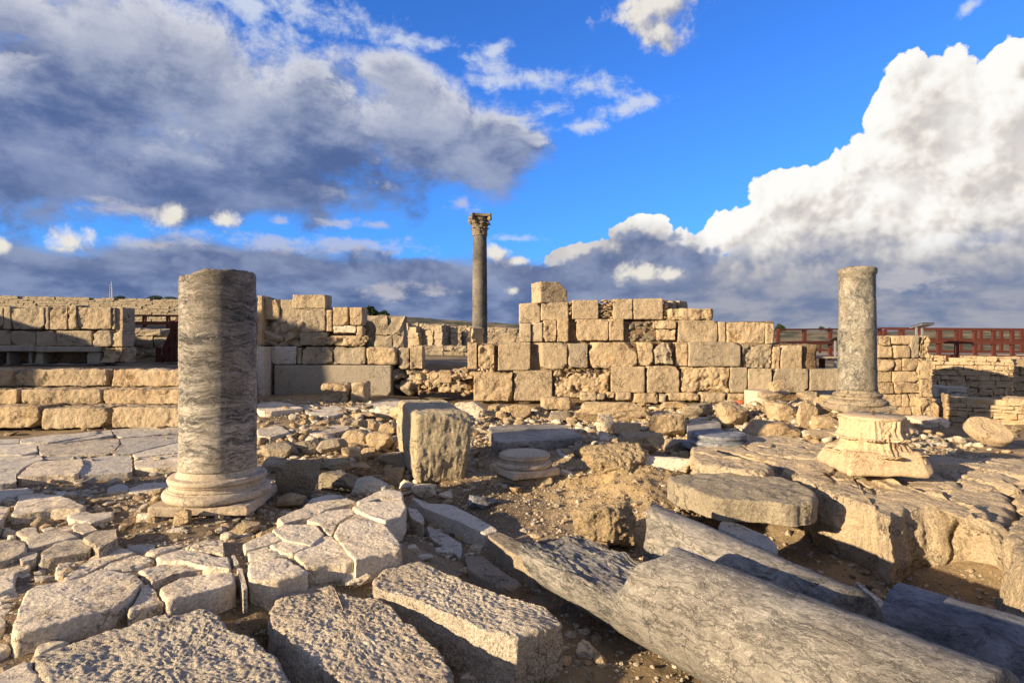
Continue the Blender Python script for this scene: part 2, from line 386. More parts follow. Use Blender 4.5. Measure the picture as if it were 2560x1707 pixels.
def dense(prof, step):
    P = np.asarray(prof, float); out = [P[0]]
    for a, b in zip(P[:-1], P[1:]):
        m = max(1, int(np.linalg.norm(b-a)/step)); out += [a+(b-a)*k/m for k in range(1, m+1)]
    return np.array(out)

# ================================================================== materials
def newmat(name):
    m = bpy.data.materials.new(name); m.use_nodes = True; tr = m.node_tree; tr.nodes.clear()
    b = tr.nodes.new('ShaderNodeBsdfPrincipled'); o = tr.nodes.new('ShaderNodeOutputMaterial'); tr.links.new(b.outputs[0], o.inputs[0])
    b.inputs['Specular IOR Level'].default_value = .25; b.inputs['Roughness'].default_value = .9
    return m, NT(tr), b
def coords(nt, rnd=40.0):
    tcn = nt.n.new('ShaderNodeTexCoord'); oi = nt.n.new('ShaderNodeObjectInfo')
    r = nt.vmath('SCALE', (1.0, .73, .41), sc=nt.math('MULTIPLY', oi.outputs['Random'], rnd))
    return nt.vmath('ADD', tcn.outputs['Object'], r), oi.outputs['Random']
def bump(nt, b, h, dist, strength=1.0):
    n = nt.n.new('ShaderNodeBump'); n.inputs['Strength'].default_value = strength; n.inputs['Distance'].default_value = dist
    nt.put(n.inputs['Height'], h); nt.l.new(n.outputs[0], b.inputs['Normal'])
def col4(c): return (*c, 1.0) if len(c) == 3 else c
def stone_mat(name, c1, c2, dark=(.10,.085,.065), stain=.5, bsc=28, bd=.012, pits=.5, var=.25, pit_sc=55, layered=0.0, speck=.0, rust=None):
    m, nt, b = newmat(name); P, rnd = coords(nt)
    n1 = nt.noise(P, 1.7, 4, .6); n2 = nt.noise(P, 9, 5, .65); n3 = nt.noise(P, 60, 3, .7)
    c = nt.mix(nt.ramp(nt.math('ADD', n1, nt.math('MULTIPLY', nt.math('SUBTRACT', rnd, .5), .3)), .38, .62), col4(c1), col4(c2))
    c = nt.mix(nt.ramp(n2, .5+.12*(1-stain), .82, 0, stain), c, col4(dark))
    if rust: c = nt.mix(nt.ramp(nt.noise(P, 3.3, 5, .6), .55, .72, 0, .75), c, col4(rust))
    v = nt.math('ADD', nt.math('MULTIPLY', nt.math('SUBTRACT', n3, .5), 1.7), nt.math('MULTIPLY', nt.math('SUBTRACT', rnd, .5), var))
    c = nt.mix(1.0, c, nt.vmath('SCALE', (1, 1, 1), sc=nt.math('ADD', 1.0, v)), 'MULTIPLY')
    vo = nt.voro(P, pit_sc); pitm = nt.ramp(vo, .05, .38)
    pm = nt.ramp(nt.noise(P, 6, 3, .5), .4, .62)
    pit = nt.math('MULTIPLY', nt.math('SUBTRACT', 1.0, pitm), nt.math('MULTIPLY', pm, pits))
    c = nt.mix(nt.math('MULTIPLY', pit, .55), c, col4(tuple(x*.45 for x in c1)))
    if speck:
        sk = nt.noise(P, 120, 4, .8); c = nt.mix(nt.ramp(sk, .52, .38, 0, speck), c, col4(dark)); sk2 = nt.noise(P, 30, 5, .7); c = nt.mix(nt.ramp(sk2, .47, .33, 0, speck*.7), c, col4(dark))
    ck = nt.noise(nt.vmath('ADD', P, (3.1, 1.7, .4)), 3.2, 7, .62); ck = nt.ramp(nt.math('ABSOLUTE', nt.math('SUBTRACT', ck, .5)), .012, .001)
    ck = nt.math('MULTIPLY', ck, nt.ramp(n1, .46, .56)); c = nt.mix(nt.math('MULTIPLY', ck, .7), c, col4(dark))
    nt.put(b.inputs['Base Color'], c)
    h = nt.math('ADD', nt.math('MULTIPLY', nt.noise(P, bsc, 9, .74), 1.6), nt.math('MULTIPLY', nt.noise(P, bsc*.33, 5, .6), 1.5)); h = nt.math('SUBTRACT', h, nt.math('MULTIPLY', ck, .8))
    if layered:
        S = nt.vmath('MULTIPLY', P, (1, 1, 5)); h = nt.math('ADD', h, nt.math('MULTIPLY', nt.noise(S, 6, 6, .6, dist=.6), layered))
    h = nt.math('SUBTRACT', h, nt.math('MULTIPLY', pit, .5))
    bump(nt, b, h, bd); return m
def marble_mat(name, light, dark, warm, vec=(1,1,7), scale=2.2, dist=1.6, cover=.5, wz=None, vein=.7, bd=.004, rough=.65, scratch=(1,1,1), lines=.18):
    m, nt, b = newmat(name); P, rnd = coords(nt, 11)
    Wp = nt.vmath('ADD', P, nt.vmath('SCALE', nt.vmath('SUBTRACT', nt.noise(P, 2.4, 4, .6, out=1), (.5, .5, .5)), sc=.16*dist))
    S = nt.vmath('MULTIPLY', Wp, vec)
    n1 = nt.noise(S, scale, 9, .68); n2 = nt.noise(S, scale*4.5, 8, .72); big = nt.noise(P, 1.5, 4, .6)
    c = nt.mix(nt.ramp(n1, cover-.08, cover+.08), col4(dark), col4(light))
    c = nt.mix(nt.ramp(n2, .46, .60, 0, .65), c, col4(tuple(x*1.35 for x in light)))
    c = nt.mix(nt.ramp(n2, .49, .36, 0, .7), c, col4(tuple(x*.5 for x in dark)))
    c = nt.mix(nt.ramp(big, .42, .66, 0, .6), c, col4(warm))
    def ridge(v, sc_, wd, det=6):
        n = nt.noise(v, sc_, det, .6); a_ = nt.math('ABSOLUTE', nt.math('SUBTRACT', n, .5)); return nt.ramp(a_, wd, wd*.2)
    l1 = ridge(S, scale*2.2, .022); l2 = ridge(nt.vmath('MULTIPLY', Wp, scratch), 12, .013, 9); gate = nt.ramp(nt.noise(P, 3.1, 4, .6), .36, .56)
    c = nt.mix(nt.math('MULTIPLY', l1, lines), c, col4(tuple(x*.45 for x in dark)))
    c = nt.mix(nt.math('MULTIPLY', nt.math('MULTIPLY', l2, gate), vein), c, (.56, .52, .46, 1))
    fine = nt.noise(nt.vmath('MULTIPLY', Wp, scratch), 85, 5, .78)
    c = nt.mix(1.0, c, nt.vmath('SCALE', (1, 1, 1), sc=nt.ramp(nt.noise(P, .9, 5, .65), .3, .7, .55, 1.35)), 'MULTIPLY')
    c = nt.mix(nt.ramp(fine, .54, .68, 0, vein*.7), c, (.54, .50, .45, 1))
    c = nt.mix(nt.ramp(fine, .46, .34, 0, .45), c, (.03, .03, .03, 1))
    ckn = nt.noise(nt.vmath('ADD', P, (5.1, 2.2, 1.3)), 1.9, 8, .6); l3 = nt.ramp(nt.math('ABSOLUTE', nt.math('SUBTRACT', ckn, .5)), .007, .001); l3 = nt.math('MULTIPLY', l3, nt.ramp(nt.noise(P, 2.0, 2, .5), .45, .55))
    c = nt.mix(nt.math('MULTIPLY', l3, .3), c, (.05, .047, .04, 1))
    sp3 = nt.noise(P, 45, 6, .8); c = nt.mix(nt.ramp(sp3, .57, .70, 0, .5), c, (.50, .47, .42, 1))
    if wz is not None:
        tcn = nt.n.new('ShaderNodeTexCoord'); sp_ = nt.n.new('ShaderNodeSeparateXYZ'); nt.l.new(tcn.outputs['Object'], sp_.inputs[0])
        zz = nt.math('ADD', sp_.outputs[2], nt.math('MULTIPLY', nt.noise(P, 3, 4, .6), .5))
        c = nt.mix(nt.ramp(zz, wz[1], wz[0], 0, .8), c, col4(wz[2]))
    nt.put(b.inputs['Base Color'], c); b.inputs['Roughness'].default_value = rough
    h = nt.math('ADD', nt.math('MULTIPLY', n2, .8), nt.math('MULTIPLY', fine, .5)); h = nt.math('ADD', h, nt.math('MULTIPLY', n1, .8)); h = nt.math('SUBTRACT', h, nt.math('ADD', nt.math('MULTIPLY', l1, .4), nt.math('MULTIPLY', l3, .35)))
    bump(nt, b, h, bd*1.6); return m
LIME  = stone_mat('warm_limestone', (.47,.375,.255), (.36,.285,.19), dark=(.17,.13,.085), stain=.6, bd=.02, var=.3)
LIME2 = stone_mat('grey_limestone', (.40,.335,.245), (.32,.265,.19), stain=.5, bd=.02, var=.3)
SMOOTH_ = stone_mat('smooth_limestone', (.45,.37,.26), (.38,.31,.21), stain=.25, bd=.006, pits=.25, var=.2)
YEL   = stone_mat('yellow_limestone', (.475,.365,.23), (.42,.325,.21), dark=(.25,.13,.06), stain=.35, bd=.018, var=.3, rust=(.45,.27,.11))
PALE  = stone_mat('pale_limestone', (.81,.71,.56), (.66,.56,.43), dark=(.33,.26,.16), stain=.6, bd=.018, pits=.6, pit_sc=70)
ROUGH = stone_mat('rough_shelly_limestone', (.86,.76,.61), (.72,.61,.47), dark=(.13,.11,.09), stain=.62, bsc=55, bd=.03, pits=.9, pit_sc=95, speck=.38)
GREYP = stone_mat('weathered_paving_limestone', (.50,.465,.41), (.58,.52,.43), dark=(.17,.16,.15), stain=.5, bd=.014, layered=.5)
DARKR = stone_mat('lichen_grey_stone', (.27,.23,.165), (.36,.31,.23), dark=(.07,.065,.06), stain=.8, bsc=22, bd=.03, layered=.5)
LEDGE = stone_mat('ledge_rock', (.64,.51,.34), (.56,.46,.33), dark=(.13,.10,.07), stain=.45, bsc=14, bd=.05, layered=.6, pits=.4, pit_sc=22)
RUB   = stone_mat('rubble_limestone', (.53,.42,.28), (.43,.325,.205), dark=(.14,.10,.07), stain=.4, bd=.02, var=.5, rust=(.36,.21,.11))
RUBP  = stone_mat('pale_rubble', (.62,.55,.44), (.50,.43,.33), stain=.3, bd=.015, var=.5)
MORT  = stone_mat('old_mortar_core', (.30,.22,.13), (.22,.15,.09), dark=(.07,.05,.035), stain=.8, bsc=16, bd=.05, pits=1, pit_sc=24)
MBASE = stone_mat('pale_marble', (.50,.42,.32), (.42,.345,.255), dark=(.25,.21,.17), stain=.3, bd=.004, pits=.15, var=.1)
MCAP  = stone_mat('warm_marble', (.52,.39,.25), (.46,.36,.24), dark=(.35,.20,.10), stain=.45, bd=.006, pits=.2, var=.1)
MB1 = marble_mat('grey_banded_marble', (.30,.275,.235), (.055,.057,.062), (.26,.215,.155), vec=(.8,.8,5.5), scale=1.9, dist=1.4, cover=.49, wz=(.25,.85,(.40,.32,.22)), vein=.85, bd=.006, scratch=(1,1,1.5))
MB2 = marble_mat('grey_veined_marble', (.20,.185,.15), (.085,.085,.08), (.20,.165,.115), vec=(1.6,1,1), scale=2.4, dist=2.6, cover=.47, vein=.7, bd=.006, scratch=(1,1,.4))
MB3 = marble_mat('grey_streaked_marble', (.26,.245,.22), (.09,.092,.098), (.23,.205,.17), vec=(4,1.0,4), scale=1.7, dist=1.1, cover=.47, vein=.9, bd=.011, scratch=(2.2,.9,2.2))
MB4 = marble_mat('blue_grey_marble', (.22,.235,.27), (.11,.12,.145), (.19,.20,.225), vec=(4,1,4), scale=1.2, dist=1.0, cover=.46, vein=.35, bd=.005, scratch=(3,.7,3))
MB5 = marble_mat('neutral_grey_marble', (.34,.33,.30), (.19,.19,.185), (.33,.29,.23), vec=(1,4,4), scale=1.4, dist=1.0, cover=.46, vein=.45, bd=.006, scratch=(1,3,3))
MBT = marble_mat('dark_blue_marble', (.12,.118,.105), (.07,.07,.068), (.20,.17,.13), vec=(1,1,1), scale=2, dist=.5, cover=.5, vein=.3, bd=.004)
def ground_mat():
    m, nt, b = newmat('stony_soil'); tcn = nt.n.new('ShaderNodeTexCoord'); P = tcn.outputs['Object']
    n1 = nt.noise(P, .9, 5, .6); n2 = nt.noise(P, 7, 5, .65); n3 = nt.noise(P, 70, 4, .7); vo = nt.voro(P, 38); vo2 = nt.voro(P, 95)
    c = nt.mix(nt.ramp(n1, .36, .62), (.17,.12,.072,1), (.33,.245,.145,1))
    c = nt.mix(nt.ramp(n2, .45, .75, 0, .6), c, (.12,.085,.055,1))
    # gravel with its own colour
    col = nt.voro(P, 38, out=1); sc_ = nt.n.new('ShaderNodeSeparateColor'); nt.l.new(col, sc_.inputs[0])
    isst = nt.math('MULTIPLY', nt.ramp(sc_.outputs[0], .52, .56), nt.ramp(vo, .42, .30))
    c = nt.mix(nt.math('MULTIPLY', isst, .8), c, nt.mix(sc_.outputs[1], (.48,.40,.29,1), (.28,.24,.19,1)))
    col2 = nt.voro(P, 95, out=1); s2 = nt.n.new('ShaderNodeSeparateColor'); nt.l.new(col2, s2.inputs[0])
    is2 = nt.math('MULTIPLY', nt.ramp(s2.outputs[0], .5, .55), nt.ramp(vo2, .42, .3))
    c = nt.mix(nt.math('MULTIPLY', is2, .6), c, (.42,.35,.25,1))
    sp_ = nt.n.new('ShaderNodeSeparateXYZ'); nt.l.new(P, sp_.inputs[0])
    # scrub-covered land beyond the site
    far = nt.ramp(sp_.outputs[1], 17, 26)
    g = nt.mix(nt.ramp(nt.noise(P, .35, 6, .65), .42, .6), (.06,.065,.03,1), (.26,.20,.12,1))
    c = nt.mix(far, c, g)
    # sandy mortar hump
    hx = nt.math('SUBTRACT', sp_.outputs[0], 1.15); hy = nt.math('SUBTRACT', sp_.outputs[1], 6.7)
    hd = nt.math('SQRT', nt.math('ADD', nt.math('MULTIPLY', hx, hx), nt.math('MULTIPLY', nt.math('MULTIPLY', hy, hy), .6)))
    hd = nt.math('ADD', hd, nt.math('MULTIPLY', nt.math('SUBTRACT', n2, .5), 1.6))
    c = nt.mix(nt.ramp(hd, 1.3, .7, 0, .8), c, nt.mix(n3, (.34,.25,.13,1), (.58,.43,.24,1)))
    nt.put(b.inputs['Base Color'], c)
    h = nt.math('ADD', nt.math('MULTIPLY', n3, .5), nt.math('MULTIPLY', nt.noise(P, 18, 6, .7), .9))
    h = nt.math('ADD', h, nt.math('MULTIPLY', nt.math('ADD', isst, nt.math('MULTIPLY', is2, .5)), .5))
    bump(nt, b, h, .02); return m
GROUND = ground_mat()
def plain(name, c, rough=.5, metal=0.0, bsc=20, bd=.002):
    m, nt, b = newmat(name); P, rnd = coords(nt); n = nt.noise(P, bsc, 5, .6)
    nt.put(b.inputs['Base Color'], nt.mix(nt.ramp(n, .3, .75), col4(c), col4(tuple(x*.62 for x in c))))
    b.inputs['Roughness'].default_value = rough; b.inputs['Metallic'].default_value = metal
    bump(nt, b, n, bd); return m
REDW = plain('red_brown_painted_wood', (.095,.028,.02), .65)
METAL = plain('galvanised_steel', (.55,.55,.55), .4, .6)
PANEL = plain('dark_panel', (.05,.055,.06), .35)
LEAF = plain('dark_scrub_leaves', (.035,.055,.018), .8)
LEAFY = plain('green_weed_leaves', (.09,.13,.03), .7)
DRY = plain('dry_grass', (.30,.21,.10), .8)
CONC = stone_mat('pale_concrete', (.34,.30,.24), (.29,.26,.21), stain=.25, bd=.004, pits=.1)
BRICK = stone_mat('red_brick', (.42,.12,.06), (.36,.10,.05), stain=.2, bd=.006)

# ================================================================== terrain
ANCH = [(1450,1650,-.33),(1600,1690,-.34),(1740,1706,-.34),(700,1640,-.3),(45,1592,-.07),(165,1568,-.07),(285,1537,-.07),(413,1520,-.075),(512,1499,-.075),(586,1475,-.075),(625,1469,-.08),(764,1444,-.06),(886,1426,-.05),(1003,1408,-.06),(900,1480,-.14),(1010,1440,-.13),(640,1520,-.14),(30,1480,-.15),(1160,1600,-.34),(1300,1640,-.34),
 (1250,1270,-.16),(1350,1370,-.19),(1180,1232,-.15),(1000,1310,-.26),(1240,1430,-.31),(1150,1330,-.29),(1060,1260,-.26),(960,1195,-.2),(1330,1500,-.36),
 (1300,1290,-.2),(1450,1310,-.2),(1400,1235,-.15),(1520,1370,-.24),(1500,1113,.13),(1560,1130,.12),(1600,1170,.07),(1630,1240,-.06),(1480,1160,.03),(1540,1200,-.02),(1430,1130,.02),(1400,1180,-.1),
 (1130,1205,-.15),(1325,1215,-.13),(1000,1150,-.1),(1250,1120,-.08),(1300,1030,.08),(1240,1010,.1),(1500,1010,.1),(1700,1010,.12),(1900,1010,.15),
 (1640,1070,.05),(1750,1100,.0),(1700,1170,-.15),(1800,1120,-.02),(1400,1060,-.02),(1550,1060,.0),
 (2150,1200,.0),(2000,1140,.05),(2400,1210,.02),(2520,1240,.02),(2500,1110,.1),(2350,1110,.05),(2280,1075,.0),(2540,1060,.1),(2420,1040,.1),
 (2140,1022,.48),(2080,1018,.46),(2000,1012,.40),(2250,1045,.15),(1950,1095,.05),
 (2200,1500,-.42),(2050,1420,-.42),(2400,1580,-.45),(1900,1350,-.42),(2540,1700,-.45),(1800,1480,-.45),(2200,1706,-.42),(1950,1600,-.42),
 (400,1330,0.),(450,1300,.03),(560,1285,.04),(300,1260,.02),(100,1240,.02),(50,1350,-.05),(700,1350,-.1),
 (100,1180,.0),(400,1150,.0),(100,1100,.0),(440,1090,.02),(700,1060,.2),(680,1015,.26),(850,1022,.24),(1000,1035,.18),(780,1100,.12),(700,1170,0.),(900,1160,-.03),(620,1200,.02),(800,1215,-.04),(980,1090,.06)]
_A = np.array([onz(*a) for a in ANCH])
EXTRA = np.array([(-9,10,0.0),(-9,6,0.0),(-7,3,-.05),(-4,1,-.2),(0,1,-.35),(4,1,-.42),(7,4,-.3),(9,8,0.05),(10,11,.1),(-5,13,.3),(0,13.4,.12),(4,13.4,.15),(6,13,.2),(9,13,.2),(-3,13.4,.28)])
_A = np.vstack([_A, EXTRA])
def _phi(r): return r*r*np.log(r+1e-9)
def _tps(A, lam=.004):
    n = len(A); K = _phi(np.linalg.norm(A[:, None, :2]-A[None, :, :2], axis=2))+lam*np.eye(n)
    Pm = np.c_[np.ones(n), A[:, :2]]; M = np.block([[K, Pm], [Pm.T, np.zeros((3, 3))]])
    return np.linalg.solve(M, np.r_[A[:, 2], 0, 0, 0])
_Wt = _tps(_A)
BEDS = []
def bed(pts, z): BEDS.append((np.array([onz(x, y, z)[:2] for x, y in pts]), z))
bed(Z1([(-300,90),(600,35),(1100,12),(1110,160),(1100,225),(800,268),(480,288),(110,300),(-300,345)]), .072)
bed(Z1([(-60,850),(190,842),(345,850),(560,790),(720,752),(1150,706),(1368,704)])+Z2([(180,672),(440,535),(520,530),(780,500),(845,520),(850,600),(735,690),(825,800),(700,835),(560,865),(330,905),(150,985),(10,985)])+Z1([(1420,925),(1240,990),(1015,1035),(900,1020),(640,1100),(400,1175),(115,1240),(0,1222),(-60,1235)]), -.015)
def polydist(P, x, y):
    ins = np.zeros(len(x), bool); dm = np.full(len(x), 1e9)
    for i in range(len(P)):
        (x1, y1), (x2, y2) = P[i], P[i-1]
        c = ((y1 > y) != (y2 > y)) & (x < (x2-x1)*(y-y1)/(y2-y1+1e-12)+x1); ins ^= c
        L2 = (x2-x1)**2+(y2-y1)**2+1e-12; t_ = np.clip(((x-x1)*(x2-x1)+(y-y1)*(y2-y1))/L2, 0, 1)
        dm = np.minimum(dm, np.hypot(x-x1-t_*(x2-x1), y-y1-t_*(y2-y1)))
    return np.where(ins, dm, -dm)
_sk = np.array([(-.95,.075),(-.853,.070),(-.55,.064),(-.245,.043),(-.067,.032),(.013,.028),(.44,.0185),(.853,.0165)])
def sstep(x, a, b): k = np.clip((x-a)/(b-a), 0, 1); return k*k*(3-2*k)
def terrain(x, y, micro=True):
    x = np.atleast_1d(np.asarray(x, float)); y = np.atleast_1d(np.asarray(y, float))
    xc = np.clip(x, -10, 10); yc = np.clip(y, .5, 14)
    z = np.empty(len(x))
    for s in range(0, len(x), 40000):
        r = np.hypot(xc[s:s+40000, None]-_A[None, :, 0], yc[s:s+40000, None]-_A[None, :, 1])
        z[s:s+40000] = _phi(r)@_Wt[:len(_A)]+_Wt[-3]+_Wt[-2]*xc[s:s+40000]+_Wt[-1]*yc[s:s+40000]
    z = np.clip(z, -.6, .6)
    nr_ = np.where((y > 2.5) & (y < 11) & (x < 1))[0]
    for P_b, zb_ in BEDS:
        if len(nr_):
            k_ = sstep(polydist(P_b, x[nr_], y[nr_]), -.02, .06); z[nr_] = np.maximum(z[nr_], z[nr_]*(1-k_)+zb_*k_)
    # terrace behind the steps at the left, and the higher ground behind the walls
    ter = sstep(y, 10.6, 11.3)*sstep(x/np.maximum(y, 1), -.452, -.475)
    z = z*(1-ter)+.93*ter
    beh = sstep(y, 14.2, 15.2); u = x/np.maximum(y, 5)
    right = sstep(x, 3, 9)
    zb = .93*(1-right)+.25*right
    ridge = 1.5+70*np.interp(u, _sk[:, 0], _sk[:, 1])
    zb = zb+(ridge-zb)*sstep(y, 17, 72)**1.15
    zb = np.where(y > 72, ridge-.0*(y-72), zb)
    z = z*(1-beh)+zb*beh
    z = z-np.clip(-y, 0, 8)*.02
    if micro:
        P = np.c_[x, y, np.zeros(len(x))]; near = y < 16
        if near.any():
            z[near] += .026*fbm(P[near], 2.3, 3, 3)+.020*fbm(P[near], 9, 4, 5, .6)+np.exp(-((x[near]-1.3)**2+((y[near]-6.9)*.8)**2)/.8)*(.09*fbm(P[near], 3.2, 4, 15, .6, True)+.02)
        if (~near).any(): z[~near] += np.clip((y[~near]-14)/30, 0, 1)*.35*fbm(P[~near], .3, 4, 8)*np.clip((90-y[~near])/40, .0, 1)
    return z
def hit(px, py, zoff=0.0):
    ys = np.linspace(1.6, 16, 1500); r = pixray(px, py); zr = EZ+r[2]*ys; tz = terrain(r[0]*ys, ys, False)+zoff
    k = np.argmax(zr < tz) if (zr < tz).any() else len(ys)-1
    Y = ys[k]; return np.array([r[0]*Y, Y, tz[k]-zoff])
def grow(a, b, step, g):
    out = []; x = a; 
    while x < b: x += step; step *= g; out.append(min(x, b))
    return out
xs = np.arange(-6.5, 7.0, .026); xs = np.r_[-np.array(grow(6.5, 3000, .04, 1.09))[::-1], xs, np.array(grow(7.0, 3000, .04, 1.09))]
ys = np.arange(1.6, 12.5, .026); ys = np.r_[-np.array(grow(-1.6, 60, .1, 1.25))[::-1], ys, np.array(grow(12.5, 3000, .04, 1.035))]
XX, YY = np.meshgrid(xs, ys, indexing='ij'); ZZ = terrain(XX.ravel(), YY.ravel())
nx_, ny_ = XX.shape; ii = np.arange(nx_*ny_).reshape(nx_, ny_)
Qg = np.stack([ii[:-1, :-1], ii[1:, :-1], ii[1:, 1:], ii[:-1, 1:]], 2).reshape(-1, 4)
g = mobj('ground', np.c_[XX.ravel(), YY.ravel(), ZZ], Qg, GROUND, loc=(0, 0, 0), kind='structure')

# ================================================================== walls of squared blocks
_bk = [0]
def wall(name, label, cat, loc, group=None): return thing(name, loc, label, cat, group)
def wblocks(parent, rects, Y, depth, mat=None, zoom=A3, res=.022, name='stone_block'):
    for rc in rects:
        x0, y0, x1, y1 = rc[:4]; f = rc[4] if len(rc) > 4 else {}
        _bk[0] += 1; s = _bk[0]; rng = random.Random(s)
        (a, b), (c, d) = zoom([(x0, y0), (x1, y1)])
        YY_ = Y+f.get('dy', rng.uniform(-.035, .03)); p = ony(a, b, YY_); q = ony(c, d, YY_)
        dx = max(.05, q[0]-p[0]-.006); dz = max(.04, p[2]-q[2]-.002); dep = f.get('dep', depth)
        m = f.get('m', mat or rng.choice([LIME, LIME, YEL, LIME2]))
        V, Q = blockmesh(dx, dep, dz, res=res, rnd=f.get('rnd', rng.uniform(.006, .018)), amp=f.get('amp', rng.choice([.009, .013, .018])), fr=12, amp2=f.get('amp2', .013), seed=s,
                         chips=f.get('chips', rng.choice([2, 3, 5])), chipsize=f.get('cs', .09), erode=f.get('er', rng.choice([0, 0, .03, .05])))
        V = rotz(V, f.get('rot', rng.uniform(-.03, .03))); V[:, 2] += 0
        o3 = np.array([(p[0]+q[0])/2, YY_+dep/2, q[2]])
        if 'tilt' in f: V = roteul(V, (0, f['tilt'], 0))
        kw = {}
        if parent is None: kw = dict(label=f['label'], cat=f.get('cat', 'stone block'), group=f.get('group'))
        elif 'label' in f: kw = dict(label=f['label'])
        mobj(f.get('name', name), V+o3, Q, m, loc=o3, parent=parent, **kw)
def core(parent, zoom, x0, y0, x1, y1, Y, depth, mat=None, name='rubble_core', er=.09, res=.03, seed=1):
    (a, b), (c, d) = zoom([(x0, y0), (x1, y1)]); p = ony(a, b, Y); q = ony(c, d, Y)
    V, Q = blockmesh(q[0]-p[0], depth, p[2]-q[2], res=res, rnd=.04, amp=.03, fr=9, amp2=.03, seed=seed, chips=2, erode=er)
    o3 = np.array([(p[0]+q[0])/2, Y+depth/2, q[2]]); mobj(name, V+o3, Q, mat or MORT, loc=o3, parent=parent)
def fill(parent, zoom, x0, y0, x1, y1, Y, n, smin, smax, mat=None, seed=0, name='fill_stone', flat=1.0, mats=None):
    """small stones packed into a hole of a wall, as one part"""
    rng = np.random.default_rng(seed+500); parts = []
    (a, b), (c, d) = zoom([(x0, y0), (x1, y1)])
    for k in range(n):
        p = ony(rng.uniform(a, c), rng.uniform(b, d), Y); s = rng.uniform(smin, smax)
        V, Q = rockmesh(s*rng.uniform(1, 1.6), s*1.3, s*rng.uniform(.5, .9)*flat, seed=seed*31+k, n=8, planes=8)
        V = roteul(V, (rng.normal()*.2, rng.normal()*.35, rng.normal()*.5)); parts.append((V+p+np.array([0, rng.uniform(0, .08), -s*.3]), Q))
    V, Q = join(parts); mobj(name, V, Q, mat or RUB, parent=parent)

# --- central ashlar wall -------------------------------------------------
Yc = 13.2
cw = wall('ashlar_wall', 'long golden ashlar wall of big squared blocks stepping up to a raised middle, behind the rubble', 'wall', (1.5, Yc, .1))
core(cw, A3, -130, 665, 2700, 1170, Yc+.12, .8, er=.06, seed=3)
core(cw, A3, 215, 485, 2330, 690, Yc+.25, .9, er=.06, seed=4)
core(cw, A3, 230, 330, 1430, 500, Yc+.5, .7, er=.05, seed=5)
E_ = dict(er=.10, amp=.02, m=YEL, chips=6); S_ = dict(m=SMOOTH_, er=0, amp=.006, chips=2); Rr = dict(er=.05, chips=8, cs=.2)
wblocks(cw, [(-190,905,140,1150,dict(m=YEL,er=.05)), (150,890,475,1145,dict(er=0,m=LIME,chips=2)), (484,885,960,1120,dict(m=YEL,er=.2,amp=.03,chips=8,dy=.04)), (968,862,1252,1078,dict(er=0,m=LIME)),
  (1264,855,1540,1080,dict(er=0.01,m=LIME)), (1552,862,1962,1078,dict(m=YEL,er=.14,amp=.025,dy=.03)), (1972,865,2112,1075,dict(m=LIME2,er=0)), (2118,878,2320,1075,S_), (2329,878,2625,1078,dict(m=LIME2,er=0)), (2633,880,2880,1062,dict(m=LIME2,er=.03)), (2886,880,3080,1062,dict(m=LIME2))], Yc, .42)
wblocks(cw, [(-240,655,-155,880,dict(m=YEL)), (-150,670,-12,890,E_), (18,655,290,892,dict(er=0,m=LIME)), (298,660,602,882,Rr), (606,665,776,870,dict(er=.04)), (788,655,1188,872,Rr),
  (1192,655,1322,852,dict(m=YEL)), (1326,655,1500,842,dict(m=LIME2,er=.14,dy=-.08,chips=9,cs=.2)), (1505,655,1612,856,dict(m=YEL,er=.06)), (1618,655,2056,858,dict(er=0,m=LIME2)), (2066,672,2318,880,dict(m=LIME2,er=.12)), (2321,690,2388,880,dict(m=YEL,er=.1)), (2392,680,2572,882,dict(er=0.02))], Yc+.02, .42)
wblocks(cw, [(200,500,298,652,S_), (300,490,395,652,S_), (399,470,512,652,dict(m=YEL,er=.07)), (516,455,612,652,dict(m=YEL,er=.03)), (676,462,947,642,dict(er=.02,chips=6)), (948,458,1074,642,dict(m=YEL)),
  (1322,472,1516,545,dict(er=.05,m=RUB)), (1356,550,1512,640,dict(er=.05,m=RUB)), (1522,472,1862,658,dict(er=.03,m=LIME)), (1866,485,1930,656,dict(er=.02)), (1935,487,2262,668,dict(er=.05,m=YEL,amp=.025)), (2266,498,2340,672,dict(er=.04,m=YEL))], Yc+.14, .45)
fill(cw, A3, 1080, 490, 1340, 640, Yc+.3, 46, .09, .22, DARKR, seed=7, flat=.7)
wblocks(cw, [(195,328,372,505,S_), (376,318,608,472,dict(er=.0,chips=2,m=LIME)), (640,302,861,462,dict(er=.0,chips=1,m=LIME)), (985,292,1150,462,dict(er=.0,chips=1,m=LIME)), (1154,290,1404,465,dict(er=.0,chips=1,m=LIME,amp=.016))], Yc+.36, .5)
fill(cw, A3, 866, 300, 984, 458, Yc+.42, 60, .06, .13, YEL, seed=8, flat=.4)
fill(cw, A3, 1402, 300, 1450, 462, Yc+.42, 24, .06, .12, YEL, seed=9, flat=.45)
fill(cw, A3, 612, 315, 645, 462, Yc+.40, 14, .05, .1, YEL, seed=10, flat=.5)
wblocks(cw, [(1440,306,1525,462,dict(m=LIME2,rot=-.5)), (1515,308,1600,462,dict(m=LIME2,dy=.25,rot=-.8))], Yc+.6, .4)
fill(cw, A3, -150, 880, 0, 905, Yc+.0, 12, .05, .12, RUB, seed=12)
fill(cw, A3, 560, 845, 960, 900, Yc+.03, 36, .05, .11, MORT, seed=13)
wblocks(None, [(328,149,578,326,dict(label='single squared block standing alone on the top of the central wall', rot=.35, dep=.55, er=.0, m=LIME, name='stone_block', cs=.16))], Yc+.4, .5)
wblocks(None, [(1460,368,1842,474,dict(label='flat cracked yellow slab lying on the right shoulder of the central wall', m=YEL, er=.08, name='loose_slab', rnd=.06, chips=6, cs=.15, cat='stone slab'))], Yc+.2, .6)
